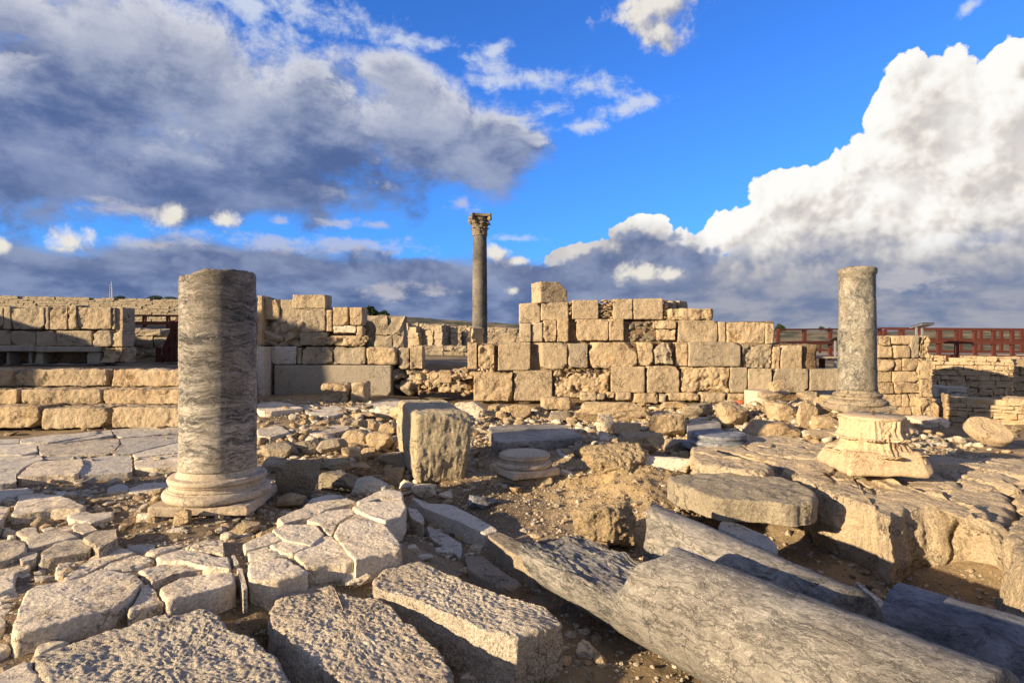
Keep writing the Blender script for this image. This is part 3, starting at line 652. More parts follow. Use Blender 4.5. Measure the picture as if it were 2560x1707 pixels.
# footing stones along its foot
foot = [(705,1072,850,1150),(852,1085,920,1145),(925,1075,1000,1135),(1005,1075,1140,1145),(1145,1078,1366,1172),(1370,1090,1440,1165),(1440,1080,1712,1150),(1722,1078,1940,1168),(1946,1088,2104,1185),(380,1125,640,1230)]
fl = ['leftmost of the small footing stones under the central wall','second small footing stone from the left under the central wall','third footing stone from the left under the central wall, rounded','fourth footing stone from the left, wider and flat, under the central wall','large yellow footing stone at the middle of the central wall foot','small shaded footing stone right of the large middle one','long low footing course stone under the eroded dark block','rough footing stone left of the one near the brick scrap','footing stone above the red brick scrap by the pale round drum','long lintel stone over the dark drain opening in front of the wall']
for r_, l_ in zip(foot, fl): wblocks(None, [(*r_, dict(label=l_, cat='footing stone', group='footing stones along the central wall', er=.07, rnd=.05, chips=5, m=random.Random(r_[0]).choice([YEL, LIME, LIME2]), name='footing_stone'))], Yc-.15 if r_[0] != 380 else Yc-.9, .5)
wblocks(None, [(2034,1142,2098,1180,dict(label='scrap of red brick wedged under the right end of the central wall', m=BRICK, er=.02, rnd=.01, name='brick_scrap', cat='brick'))], Yc-.5, .15, res=.012)

# --- wall left of centre --------------------------------------------------
Ym = 13.7
mw = wall('ruined_wall', 'shadowed ruined wall with a long smooth slab along its foot, right of the tall banded column', 'wall', (-3, Ym, .25))
core(mw, A2, 80, 470, 1020, 1110, Ym+.3, .7, er=.12, seed=21)
core(mw, A2, 1130, 760, 1420, 1110, Ym+.3, .7, er=.2, seed=22)
wblocks(mw, [(130,290,262,468,dict(m=YEL,er=.07)), (272,300,650,560,dict(m=LIME2,er=.0,chips=4)), (368,256,650,372,dict(m=LIME,er=.02,dy=-.02)), (440,392,650,572,dict(m=LIME2,er=.05,amp=.012)),
   (430,568,660,684,dict(m=LIME2,er=.06)), (525,598,1012,690,dict(m=YEL,er=.16,rnd=.07,chips=9,cs=.25,dy=-.05)), (658,386,706,566,dict(m=YEL,er=0)), (710,360,838,515,dict(m=YEL,er=.02)), (850,362,962,515,dict(m=YEL,er=.03)), (710,518,905,582,dict(m=PALE,er=.05)), (905,518,964,618,dict(m=YEL,er=.12)),
   (76,262,124,684,dict(m=YEL,er=.03,dy=-.15))], Ym, .5, zoom=A2)
fill(mw, A2, 140, 480, 430, 670, Ym+.2, 34, .2, .42, LIME2, seed=31)
wblocks(mw, [(130,692,178,838,{}), (182,690,405,842,dict(m=GREYP)), (412,700,450,838,{}), (455,695,710,842,dict(m=LIME2)), (716,695,985,842,dict(m=LIME2,er=.05)), (990,692,1252,846,dict(m=YEL,er=.06,rnd=.07,dy=-.1)), (1256,700,1354,880,dict(m=LIME2,er=.06)), (1357,684,1466,882,dict(m=LIME,er=.05))], Ym-.05, .5, zoom=A2)
wblocks(mw, [(76,694,134,1150,dict(m=GREYP,er=.0,dy=-.35)), (138,848,190,1102,dict(m=SMOOTH_)), (215,848,1206,1112,dict(m=CONC,er=0,amp=.003,amp2=.004,rnd=.01,dy=-.02,chips=1))], Ym-.1, .4, zoom=A2)
fill(mw, A2, 1215, 880, 1430, 1080, Ym+.1, 20, .14, .34, LIME2, seed=33)
wblocks(None, [(606,1000,835,1192,dict(label='squarish lichen-topped block standing before the long smooth slab, the larger of two', m=YEL, er=.08, rnd=.07, name='stone_block')),
   (850,992,984,1166,dict(label='narrow block beside the squarish one before the long smooth slab', m=LIME, er=.05, rnd=.05, name='stone_block', chips=6))], 12.3, .55, zoom=A2)
# rubble between the two walls
rbw = wall('rubble_bank', 'low broken rubble bank joining the shadowed wall to the golden central wall', 'wall', (-1.2, 13.3, .1))
core(rbw, A2, 1430, 900, 1900, 1090, 13.5, .6, MORT, er=.2, seed=41)
wblocks(rbw, [(1598,895,1708,998,dict(m=YEL)), (1512,905,1590,980,dict(m=YEL,er=.05,rnd=.08)), (1712,880,1780,1000,dict(m=LIME2,er=.1)), (1705,1012,1795,1075,dict(m=LIME,er=.05)), (1590,1020,1700,1075,dict(m=YEL,er=.08))], 13.35, .35, zoom=A2)
fill(rbw, A2, 1440, 900, 1890, 1080, 13.42, 60, .08, .2, YEL, seed=42)

# --- left building --------------------------------------------------------
Yl = 13.9
lw = wall('ashlar_wall', 'shadowed ashlar wall at the left edge with low bench niches at its foot', 'wall', (-10, Yl, .95))
core(lw, A1, -300, 250, 960, 700, Yl+.3, .4, MORT, er=.04, seed=51)
lp = dict(m=LIME2)
wblocks(lw, [(-330,232,24,414,lp),(28,222,88,414,lp),(92,230,374,414,lp),(380,222,410,414,lp),(412,220,562,414,dict(m=LIME,er=.04)),(566,206,642,414,dict(m=LIME,er=.05)),(646,226,938,414,dict(m=LIME,er=.05)),(968,226,1036,430,dict(m=LIME,dy=.1)),(940,228,968,414,dict(m=LIME2,dy=.05)),
   (-330,420,84,545,lp),(90,425,298,560,lp),(302,425,470,556,lp),(474,425,770,556,lp),(776,422,935,560,lp),(938,432,1034,560,dict(m=LIME,er=.05))], Yl, .45, zoom=A1)
wblocks(lw, [(835,562,1034,698,dict(m=YEL,er=.12)),(-330,545,285,600,dict(m=CONC,dy=-.12,er=0,amp=.004)),(255,558,830,604,dict(m=CONC,dy=-.1,er=0,amp=.004))], Yl, .5, zoom=A1)
wblocks(lw, [(50,602,76,712,dict(m=CONC,er=0)),(236,600,262,702,dict(m=CONC,er=0)),(290,606,358,702,dict(m=LIME2,er=0)),(728,606,834,705,dict(m=CONC,er=0)),(-200,602,-60,712,dict(m=CONC,er=0))], Yl, .4, zoom=A1, name='bench_support')

# --- coursed walls far behind --------------------------------------------
def coursed(name, label, p0, p1, zb0, zt0, zb1, zt1, courses, blen, mat, depth=.5, seed=0, cat='wall', jit=.25, gap=.012, group=None, cuts=(), n=3):
    rng = np.random.default_rng(seed); p0 = np.array(p0, float); p1 = np.array(p1, float); L = np.linalg.norm(p1-p0); d = (p1-p0)/L; nn = np.array([-d[1], d[0]])
    if nn[1] < 0: nn = -nn
    hs = rng.uniform(1-jit, 1+jit, courses); hs = np.r_[0, np.cumsum(hs)]/hs.sum(); parts = []
    G, Q = boxgrid(n, n, n)
    for c in range(courses):
        s = -rng.uniform(0, blen)
        while s < L:
            l = blen*rng.uniform(.5, 1.6); a, b = max(s, 0), min(s+l, L); s += l
            if b-a < .04: continue
            if c == courses-1 and rng.random() < .2: continue
            u = (a+b)/2/L; zb = zb0+(zb1-zb0)*u; zt = zt0+(zt1-zt0)*u; z0 = zb+(zt-zb)*hs[c]; z1 = zb+(zt-zb)*hs[c+1]
            hh = z1-z0-gap; S = np.array([b-a-gap, depth, hh]); V = (G/float(n)-.5)
            V = np.sign(V)*np.abs(V*2)**.8/2; V = V*S+rng.normal(size=V.shape)*min(.025, hh*.07)
            ang = math.atan2(d[1], d[0]); V = rotz(V, ang); m_ = (p0+p1)/2; cpt = p0+d*(a+b)/2+nn*(depth/2+rng.uniform(-.03, .03))
            parts.append((V+np.array([cpt[0], cpt[1], (z0+z1)/2]), Q))
    # solid heart
    V = (G/float(n)-.5)*np.array([L-.02, depth*.7, 1.0]); V = rotz(V, math.atan2(d[1], d[0])); u = ((V[:, :2]@d)/L+.5); zb = zb0+(zb1-zb0)*u; zt = zt0+(zt1-zt0)*u
    V[:, 2] = zb+(zt-.05-zb)*(V[:, 2]+.5); V[:, :2] += (p0+p1)/2+nn*(depth/2+.03); parts.append((V, Q))
    V, Qs = join(parts)
    return mobj(name, V, Qs, mat, loc=((p0[0]+p1[0])/2, (p0[1]+p1[1])/2, min(zb0, zb1)), label=label, cat=cat, group=group, smooth=False)
def X_(px, Y): return (px-CX)/F*Y
def Zp(py, Y): return EZ-(py-CY)/F*Y
coursed('boundary_wall', 'long boundary wall of thin coursed stones along the skyline at the left', (X_(-150,35),35), (X_(640,35),35), 2.4, Zp(736,35), 2.8, Zp(752,35), 11, .5, LIME2, seed=1, jit=.4)
coursed('retaining_wall', 'dark retaining wall behind the red stair rail at the left', (X_(300,16),16), (X_(470,16),16), .9, Zp(818,16), .9, Zp(828,16), 4, .6, LIME2, seed=2)
coursed('ruined_wall', 'shaded two-course wall just right of the pale paired blocks', (X_(905,17),17), (X_(1010,17),17), .9, Zp(788,17), .9, Zp(790,17), 3, .8, LIME2, seed=3)
coursed('ruined_wall', 'low distant wall below the horizon right of the twisted column', (X_(1222,24),24), (X_(1290,24),24), .9, Zp(832,24), .9, Zp(833,24), 2, .8, LIME, seed=5)
rngf = random.Random(4)
fp = [(1022,1045,808),(1050,1062,815),(1062,1078,822),(1085,1100,824),(1108,1125,812),(1128,1145,816),(1150,1164,826),(1166,1182,818)]
for i, (a, b, yt) in enumerate(fp):
    coursed('ruined_pier', ['leftmost','second','third','fourth','fifth','sixth','seventh','rightmost'][i]+' of the distant ruined piers left of the twisted column', (X_(a,24),24+rngf.uniform(-.6,.6)), (X_(b,24),24), .8, Zp(yt,24), .8, Zp(yt+2,24), 5, .35, LIME if i % 2 else LIME2, seed=10+i, cat='pier', group='distant ruined piers', depth=.5)
coursed('ruined_wall', 'low distant wall running across the foot of the distant piers', (X_(1030,22),22), (X_(1200,22),22), .7, Zp(862,22), .7, Zp(865,22), 3, .5, LIME2, seed=6)
coursed('ruined_wall', 'rubble wall far off on the slope behind the distant piers', (X_(1000,30),30), (X_(1310,30),30), 1.0, Zp(806,30), 1.0, Zp(822,30), 6, .4, LIME2, seed=7, jit=.5)
# --- right-hand pier and walls -------------------------------------------
pw = wall('masonry_pier', 'tall yellow rubble masonry pier behind the grey column at the right', 'pier', ((2262-CX)/F*10.9, 10.9, 0))
core(pw, A4, 1130, 610, 1500, 1320, 11.0, .8, YEL, 'masonry_core', er=.02, seed=61)
wblocks(pw, [(1115,606,1236,684,{}),(1242,602,1405,672,{}),(1108,688,1248,786,{}),(1270,684,1400,786,{}),(1405,600,1478,790,dict(m=LIME2,er=.03)),(1478,598,1568,800,dict(m=YEL,er=.16,amp=.03,dy=-.04))], 10.9, .55, mat=YEL, zoom=A4)
rg = np.random.default_rng(5); yy = 792
while yy < 1300:
    h = rg.uniform(45, 120); xx = 1108+rg.uniform(-4, 6)
    while xx < 1500:
        w_ = rg.uniform(60, 240); w_ = min(w_, 1500-xx)
        if w_ > 20: wblocks(pw, [(xx, yy, xx+w_, yy+h, dict(m=YEL, er=.05, amp2=.02, rnd=.012, chips=4, cs=.12, dy=rg.uniform(-.02, .02)))], 10.9, .5, zoom=A4)
        xx += w_
    yy += h
wblocks(pw, [(1470,803,1575,960,dict(er=.2)),(1480,962,1590,1120,dict(er=.2)),(1480,1122,1640,1290,dict(er=.15,dy=-.1))], 10.85, .6, mat=YEL, zoom=A4)
coursed('rubble_wall', 'low golden rubble wall right of the yellow pier, half in shadow', ((2328-CX)/F*13.2,13.2), ((2535-CX)/F*12.6,12.6), -.1, Zp(888,13.2), 0, Zp(892,12.6), 10, .3, YEL, seed=8, jit=.5, depth=.6, n=4)
coursed('rubble_wall', 'broken wall running off the right edge beyond the golden rubble wall', ((2528-CX)/F*13.4,13.4), ((2700-CX)/F*13.4,13.4), -.1, Zp(893,13.4), 0, Zp(893,13.4), 7, .4, LIME, seed=9, jit=.4, depth=.6, n=4)
coursed('rubble_wall', 'tumbled dry-stone wall of flat stones at the right edge above the dark gravel', ((2385-CX)/F*10.4,10.6), ((2640-CX)/F*10,9.9), 0.02, Zp(990,10.4), 0, Zp(1000,10), 6, .32, YEL, seed=11, jit=.4, depth=.6, n=5)
coursed('rubble_wall', 'short shaded stub of wall between the yellow pier and the tumbled dry-stone wall', ((2345-CX)/F*11.8,11.9), ((2445-CX)/F*11.8,12.1), -.05, Zp(964,11.8), 0, Zp(972,11.8), 5, .4, GREYP, seed=12, jit=.4, depth=.7, n=5)

# --- steps at the left ----------------------------------------------------
SL = [('top',10.95,1.0,.4,[(-200,33),(35,267),(272,560)]),('middle',10.45,.67,.7,[(-200,44),(50,254),(254,560)]),('bottom',9.85,.42,.7,[(-160,97),(100,272),(275,500)])]
nm = ['left edge','centre','right','far right']
for row, Ys, zt, dep, segs in SL:
    for k, (a, b) in enumerate(segs):
        zb = {'top':.68,'middle':.40,'bottom':.07}[row]; p0, p1 = (a-CX)/F*Ys, (b-CX)/F*Ys
        V, Q = blockmesh(p1-p0-.02, dep, zt-zb-.005, res=.018, rnd=.022, amp=.016, amp2=.022, seed=200+k+int(Ys*7), chips=6, chipsize=.12, erode=.05)
        if row == 'bottom' and k < 3: V[:, 2] += (V[:, 0])*(.03 if k != 2 else -.01); 
        o3 = np.array([(p0+p1)/2, Ys+dep/2, zb])
        mobj('step_block', V+o3, Q, [YEL, LIME, RUB][k % 3], loc=o3, label=f'long rough step block in the {row} row of the left steps, {nm[k]}', cat='step block', group='blocks of the steps at the left')

# ================================================================== flat stones laid by their top outline
_sn = [0]
def slab(zoom, poly, z, mat, label, thick=None, name='paving_slab', cat='paving slab', group=None, tilt=(0, 0), **k):
    _sn[0] += 1; s = _sn[0]; P = np.array([onz(x, y, z) for x, y in zoom(poly)]); c = P.mean(0)
    for _ in range(6):   # tilted plane
        for i, (x, y) in enumerate(zoom(poly)):
            zz = z+tilt[0]*(P[i, 0]-c[0])+tilt[1]*(P[i, 1]-c[1]); P[i] = onz(x, y, zz)
    c = P.mean(0)
    if thick is None: thick = max(.06, z-float(terrain(P[:, 0], P[:, 1], False).min())+.05)
    res = k.pop('res', float(np.clip(c[1]*.0024, .007, .02)))
    V, Fs = slabmesh(P[:, :2]-c[:2], thick, res=res, seed=s, **k)
    V[:, 2] += tilt[0]*V[:, 0]+tilt[1]*V[:, 1]
    loc = np.array([c[0], c[1], z-thick]); V = V+np.array([c[0], c[1], z])
    return mobj(name, V, Fs, mat, loc=loc, label=label, cat=cat, group=group)
GP = 'paving slabs of the worn terrace at the left'
for poly, lab, m in [
 ([(-150,100),(120,88),(118,112),(0,122),(-150,130)], 'small far paving slab at the left edge under the steps', GREYP),
 ([(125,86),(300,66),(590,45),(585,62),(300,112),(122,114)], 'long narrow paving slab right under the bottom step row', GREYP),
 ([(596,44),(668,30),(690,66),(590,84),(400,105),(310,112),(590,64)], 'thin paving slab with a stepped right end under the bottom step row', GREYP),
 ([(-150,136),(0,126),(118,118),(224,124),(228,165),(140,184),(-150,190)], 'wide grey paving slab at the left edge, second row from the steps', GREYP),
 ([(232,120),(420,112),(590,90),(725,90),(722,130),(660,180),(480,186),(262,190),(236,170)], 'broad grey rough paving slab in the middle of the left terrace', ROUGH),
 ([(676,32),(860,20),(1100,12),(1100,55),(850,72),(740,82),(694,66)], 'long paving slab between the bottom step and the banded column', GREYP),
 ([(732,88),(860,76),(1000,70),(1100,62),(1100,100),(900,150),(800,178),(680,184),(728,130)], 'irregular paving slab with a chipped middle left of the banded column', GREYP),
 ([(900,154),(1100,105),(1100,170),(815,200),(804,182)], 'wedge shaped paving slab against the banded column', GREYP),
 ([(-150,196),(140,188),(250,186),(262,212),(150,258),(98,300),(98,352),(0,362),(-150,370)], 'large near paving slab at the left frame edge of the terrace', GREYP),
 ([(268,198),(480,190),(500,202),(240,216),(272,206)], 'sliver of paving stone behind the pale slab of the terrace edge', GREYP),
 ([(152,265),(232,222),(502,208),(506,250),(474,300),(104,322)], 'pale smooth paving slab on the terrace edge, leftmost of three in a row', PALE),
 ([(512,206),(660,190),(800,188),(804,288),(488,308),(480,300)], 'grey squarish paving slab on the terrace edge, middle of three in a row', GREYP),
 ([(814,206),(1100,176),(1130,250),(940,262),(816,264)], 'pale long paving slab on the terrace edge next to the banded column', PALE)]:
    slab(Z1, poly, .10+random.Random(poly[0][1]).uniform(-.012, .012), m, lab, thick=.17, group=GP, rnd=.008, amp=.006, amp2=.010, ragged=.010, q=.05, tilt=(random.Random(poly[1][0]).uniform(-.01,.01), 0))
GL = 'loose flat stones below the left terrace'
for poly, z, lab, m in [
 ([(-150,375),(0,376),(168,380),(205,400),(178,420),(100,438),(0,466),(-150,490)], .05, 'smooth bluish slab at the left edge just below the terrace', GREYP),
 ([(112,432),(220,415),(340,425),(430,455),(520,495),(500,512),(300,520),(64,545),(82,500)], .07, 'pale domed slab with a rough sunlit front, lower left of the terrace', PALE),
 ([(-150,500),(65,494),(30,560),(0,598),(-150,640)], .05, 'flat slab cut by the left edge below the smooth bluish one', PALE),
 ([(412,545),(480,525),(560,540),(690,527),(690,558),(560,598),(420,574)], .04, 'tapering pale flat stone between the domed slab and the gravel', GREYP),
 ([(775,388),(880,358),(1080,350),(1065,398),(780,414)], .05, 'flat bluish stone lying left of the plinth of the banded column', GREYP),
 ([(650,388),(720,354),(785,376),(770,402),(652,414)], .05, 'small dark flat stone left of the flat bluish one near the plinth', GREYP),
 ([(328,408),(400,402),(405,428),(370,438),(330,424)], .03, 'very small flat stone under the terrace edge', GREYP),
 ([(412,405),(560,400),(585,418),(560,436),(430,432)], .03, 'small oblong flat stone under the terrace edge', GREYP),
 ([(442,612),(520,590),(608,632),(500,662),(444,640)], .05, 'small rounded pale stone beside the dark triangular block', PALE),
 ([(492,686),(580,640),(710,622),(714,690),(600,752),(562,725)], .08, 'dark rough triangular block at the edge of the bare ground', ROUGH),
 ([(-100,704),(155,702),(160,768),(100,798),(0,828),(-100,840)], .05, 'dark rough flat stone at the left edge, lower row', ROUGH),
 ([(162,682),(400,642),(484,682),(400,704),(166,750)], .05, 'dark long rough stone behind the cracked one at the left', ROUGH),
 ([(330,720),(420,700),(540,690),(568,738),(556,765),(332,800),(240,810),(250,770)], .05, 'cracked brownish rough stone below the dark long one', ROUGH),
 ([(105,802),(182,762),(238,770),(226,808),(120,828)], .04, 'small rough stone left of the cracked brownish one', ROUGH),
 ([(102,650),(150,625),(225,620),(238,655),(165,683),(105,672)], .04, 'small pale flat pebble-like stone left of the rounded pale stone', PALE),
 ([(244,628),(320,608),(342,628),(262,648)], .04, 'thin pale flake left of the long pale flake', PALE),
 ([(266,656),(460,592),(500,600),(440,640),(300,672)], .04, 'long pale flake of stone between the small flat ones', PALE),
 ([(765,740),(830,722),(950,720),(950,752),(870,772),(800,760)], .01, 'small grey flat stone at the back of the front pavement', GREYP),
 ([(232,830),(300,808),(318,820),(280,846),(240,848)], -.0, 'small bluish flake between the rough stones and the front pavement', GREYP),
 ([(40,670),(95,665),(98,685),(50,692)], .03, 'tiny pale flat stone at the left edge', PALE),
 ([(105,905),(170,890),(184,915),(130,930)], -.02, 'tiny pale flat stone beside the long front pavement slab', PALE)]:
    slab(Z1, poly, z, m, lab, name='flat_stone', cat='flat stone', group=GL, thick=.12, rnd=.014, amp=.008, amp2=.016, ragged=.016, q=.08)
GF = 'cracked slabs of the pale pavement in front of the banded column'
for poly, z, lab, m in [
 ([(342,838),(450,800),(556,782),(556,792),(378,930),(340,925)], .0, 'narrow pale pavement slab at the upper left of the front pavement', PALE),
 ([(385,930),(566,792),(720,742),(828,780),(750,805),(655,830),(600,860),(480,920),(390,962)], .01, 'long smooth pale pavement slab next to the narrow upper left one', PALE),
 ([(620,862),(668,832),(850,785),(940,825),(842,868),(826,876),(740,872),(640,890)], .01, 'middle pale slab behind the largest one of the front pavement', PALE),
 ([(62,1230),(155,1010),(220,980),(500,924),(620,874),(828,884),(873,950),(780,1050),(690,1110),(640,1125),(400,1195),(110,1262)], .02, 'largest pale slab of the front pavement, with a sloping sunlit front', PALE),
 ([(836,878),(1000,830),(1240,850),(1258,868),(1060,900),(968,938),(915,958),(880,900)], .02, 'long rough pale slab right behind the largest one', PALE),
 ([(932,802),(1090,745),(1225,765),(1298,802),(1398,802),(1402,868),(1265,864),(1100,828),(962,830)], .03, 'wavy pale slab with a notched right end beside the grey upright strips', PALE),
 ([(970,985),(1100,912),(1420,882),(1428,955),(1240,1010),(1020,1058),(985,1030)], .03, 'thick rounded oblong slab left of the grey upright strips', PALE),
 ([(862,968),(900,962),(960,1010),(998,1075),(940,1095),(770,1140)], .0, 'triangular pale stone standing between the largest slab and the oblong one', PALE),
 ([(-60,842),(190,832),(180,868),(90,908),(78,960),(82,1000),(0,1036),(-60,1050)], -.0, 'smooth pale slab at the left edge of the front pavement', PALE),
 ([(-60,1052),(128,1032),(62,1130),(30,1225),(0,1240),(-60,1250)], -.02, 'tapered pale slab at the left edge below the smooth one', PALE),
 ([(1150,722),(1240,692),(1358,692),(1364,782),(1262,768),(1150,745)], .04, 'low wedge slab at the rear edge of the front pavement', PALE),
 ([(890,780),(960,745),(1080,725),(1140,735),(1090,742),(930,798)], .02, 'slender pale slab behind the wavy one', PALE)]:
    slab(Z1, poly, z, m, lab, thick=.16, group=GF, rnd=.016, amp=.009, amp2=.018, ragged=.013, q=.07, taper=.05, pit=.006)
for poly, z, lab, m in [
 ([(160,655),(300,590),(350,540),(440,522),(520,517),(603,568),(440,600),(370,638),(190,682)], .06, 'long pale slab at the back of the front pavement, right of the plinth', PALE),
 ([(604,562),(700,512),(780,492),(855,507),(863,543),(720,545),(612,578)], .08, 'back corner slab of the front pavement beside the drain', PALE),
 ([(582,590),(650,567),(863,549),(876,600),(850,640),(760,672),(720,658),(600,610)], .08, 'thick golden-sided corner slab at the right end of the front pavement', PALE),
 ([(322,663),(420,612),(578,594),(598,630),(522,660),(490,688),(468,742),(440,738),(390,678)], .05, 'small irregular slab in the middle of the cracked pavement', PALE),
 ([(132,715),(200,682),(388,690),(430,742),(350,806),(318,798),(198,776)], .05, 'four-sided cracked slab left of the small irregular one', PALE),
 ([(474,742),(510,682),(620,622),(745,677),(800,740),(850,800),(845,830),(700,855),(590,885),(520,800)], .06, 'big square-cornered slab with a shaded front right of the crack', PALE),
 ([(254,855),(340,812),(430,752),(466,750),(520,815),(588,890),(540,900),(440,905),(322,920)], .04, 'wedge slab between two long cracks at the front of the pavement', PALE),
 ([(120,800),(190,780),(318,802),(340,815),(252,852),(180,848)], .04, 'small flat slab behind the wedge slab', PALE),
 ([(4,905),(100,872),(200,872),(326,948),(318,960),(150,1000),(10,1000)], .02, 'rounded pale slab right of the grey upright strips', PALE),
 ([(-30,792),(130,732),(188,770),(118,798),(-20,832)], .04, 'flat slab above the rounded pale one, right of the strips', PALE),
 ([(-10,835),(100,806),(176,852),(238,856),(170,868),(0,892)], .03, 'small flat slab touching the rounded pale one from behind', PALE)]:
    slab(Z2, poly, z, m, lab, thick=.20, group=GF, rnd=.014, amp=.009, amp2=.016, ragged=.012, q=.06, taper=.03, pit=.006)
for k, (poly, lab) in enumerate([([(1434,868),(1468,868),(1500,995),(1472,1005)], 'front one of the two grey marble strips set upright in the pavement'), ([(1402,792),(1420,786),(1452,848),(1420,854)], 'rear one of the two grey marble strips set upright in the pavement')]):
    slab(Z1, poly, .02, PALE, lab, thick=.14, name='marble_strip', cat='marble strip', group='grey marble strips in the pavement', rnd=.006, amp=.002, amp2=.004, ragged=.004, q=.05)
# big rough slabs in the foreground
big = dict(name='rough_slab', cat='stone slab', group='big rough slabs in the foreground')
slab(Z1, [(205,1395),(340,1330),(440,1302),(640,1242),(800,1195),(980,1150),(1090,1150),(1210,1112),(1262,1132),(1330,1180),(1388,1222),(1480,1250),(1560,1292),(1640,1370),(1696,1432),(1760,1530),(1860,1700),(1900,1800),(330,1800),(285,1600),(240,1480)], -.03, ROUGH, 'largest rough pitted slab, cut off by the bottom edge at the left', amp=.008, fr=16, amp2=.022, fr2=3.2, rnd=.03, ragged=.035, pit=.016, q=.08, **big)
slab(Z1, [(206,1372),(222,1330),(330,1302),(440,1302),(340,1338),(232,1388)], -.05, PALE, 'small smooth pale stone on the upper left edge of the largest rough slab', name='flat_stone', cat='flat stone', group=GL)
slab(Z1, [(-60,1520),(120,1432),(190,1422),(196,1470),(270,1512),(262,1568),(150,1600),(-60,1660)], -.04, PALE, 'pale rounded stone in the bottom left corner', name='flat_stone', cat='flat stone', group=GL, rnd=.04)
slab(Z1, [(-60,1322),(60,1317),(70,1360),(0,1388),(-60,1390)], -.06, PALE, 'small white stone at the left edge above the corner stone', name='flat_stone', cat='flat stone', group=GL)
slab(Z2, [(102,1160),(190,1062),(370,987),(428,992),(478,1048),(560,1078),(720,1090),(800,1140),(900,1235),(1000,1320),(1090,1410),(1148,1500),(1140,1560),(1090,1620),(900,1680),(560,1590),(400,1485),(300,1400),(240,1350),(150,1260),(112,1212)], -.08, ROUGH, 'oblong rough pitted slab in the middle foreground, lying flat', amp=.008, fr=14, amp2=.02, rnd=.03, ragged=.03, pit=.016, q=.08, **big)
slab(Z2, [(692,990),(760,922),(940,897),(1060,932),(1300,1032),(1480,1090),(1664,1140),(1722,1182),(1752,1228),(1640,1262),(1555,1285),(1490,1322),(1330,1285),(1200,1225),(1100,1180),(960,1112),(900,1100),(740,1058),(700,1036)], -.05, ROUGH, 'long rough slab with a sunlit side and pitted top left of the fallen column', amp=.008, fr=14, amp2=.018, rnd=.02, ragged=.022, pit=.016, q=.06, **big)
# drain kerbs
dk = dict(name='kerb_stone', cat='kerb stone', group='kerb stones of the drain', rnd=.015, q=.08)
slab(Z2, [(900,530),(985,570),(1110,570),(1250,640),(1392,718),(1302,735),(1160,668),(960,590)], -.13, GREYP, 'upper shaded kerb stone on the far side of the drain', **dk)
slab(Z2, [(1322,745),(1395,725),(1520,790),(1645,870),(1600,915),(1440,835)], -.13, LIME2, 'lower half-sunlit kerb stone on the far side of the drain', **dk)
slab(Z2, [(988,692),(1110,750),(1185,790),(1190,850),(1170,870),(1010,765)], -.2, GREYP, 'upper kerb stone on the near side of the drain', **dk)
slab(Z2, [(1192,852),(1295,862),(1400,935),(1515,1012),(1500,1035),(1410,1045),(1325,1000),(1215,935)], -.2, LIME2, 'lower tapering kerb stone on the near side of the drain', **dk)
slab(Z2, [(884,592),(940,602),(975,650),(973,690),(900,648)], -.12, GREYP, 'short leaning kerb stone beside the pavement corner', **dk)
# slabs right of the banded column
sr = dict(name='flat_stone', cat='flat stone')
slab(A2, [(76,1160),(280,1150),(450,1200),(466,1212),(76,1240)], .30, PALE, 'pale squared slab with a pecked sunlit front right of the banded column', thick=.2, rnd=.015, **sr)
slab(A2, [(290,1150),(620,1140),(860,1235),(700,1275),(500,1262),(470,1215)], .26, GREYP, 'flat grey slab in front of the two small blocks', thick=.12, **sr)
slab(A2, [(640,1160),(985,1165),(1240,1120),(1400,1190),(1000,1230),(880,1220)], .25, GREYP, 'thin flat slab at the foot of the long smooth slab', thick=.1, **sr)
slab(A2, [(80,1370),(260,1350),(370,1410),(200,1450),(80,1440)], .2, ROUGH, 'rough flat stone right of the banded column below the pecked slab', thick=.1, **sr)
slab(A2, [(400,1400),(700,1350),(860,1350),(850,1390),(640,1430),(480,1420)], .2, ROUGH, 'rough whitish flat stone in the middle of the earth patch', thick=.08, **sr)
slab(Z3, [(-45,150),(20,137),(370,132),(422,160),(500,205),(400,214),(330,222),(0,235),(-20,190)], .12, MB5, 'long blue-grey marble slab lying behind the small column base', thick=.3, name='marble_slab', cat='marble slab', rnd=.02, amp2=.02)
slab(Z3, [(1060,112),(1245,112),(1250,165),(1190,200),(1060,195)], .2, MB5, 'pale blue marble slab behind the shaded column base', thick=.2, name='marble_slab', cat='marble slab')
slab(Z3, [(330,235),(440,230),(490,300),(450,330),(340,300)], .0, GREYP, 'squarish grey block right of the small column base', thick=.2, name='stone_block', cat='stone block')
# thick slab resting on the ledge
slab(Z3, [(932,432),(1010,415),(1200,400),(1400,398),(1552,418),(1680,450),(1785,520),(1760,560),(1640,575),(1500,560),(1300,545),(1235,545),(1100,500)], .17, DARKR, 'thick dark weathered slab with a lit left face resting across the ledge', thick=.2, name='weathered_slab', cat='stone slab', rnd=.03, amp=.014, amp2=.025, ragged=.02)
slab(Z3, [(1250,655),(1400,700),(1530,760),(1570,850),(1380,785),(1225,705)], -.02, GREYP, 'thin grey slab squeezed behind the broken grey column', thick=.08, **sr)
slab(Z4, [(600,992),(640,1000),(790,1120),(760,1140),(690,1080)], -.25, GREYP, 'narrow shaded slab in the pit between the two fallen columns', thick=.1, **sr)
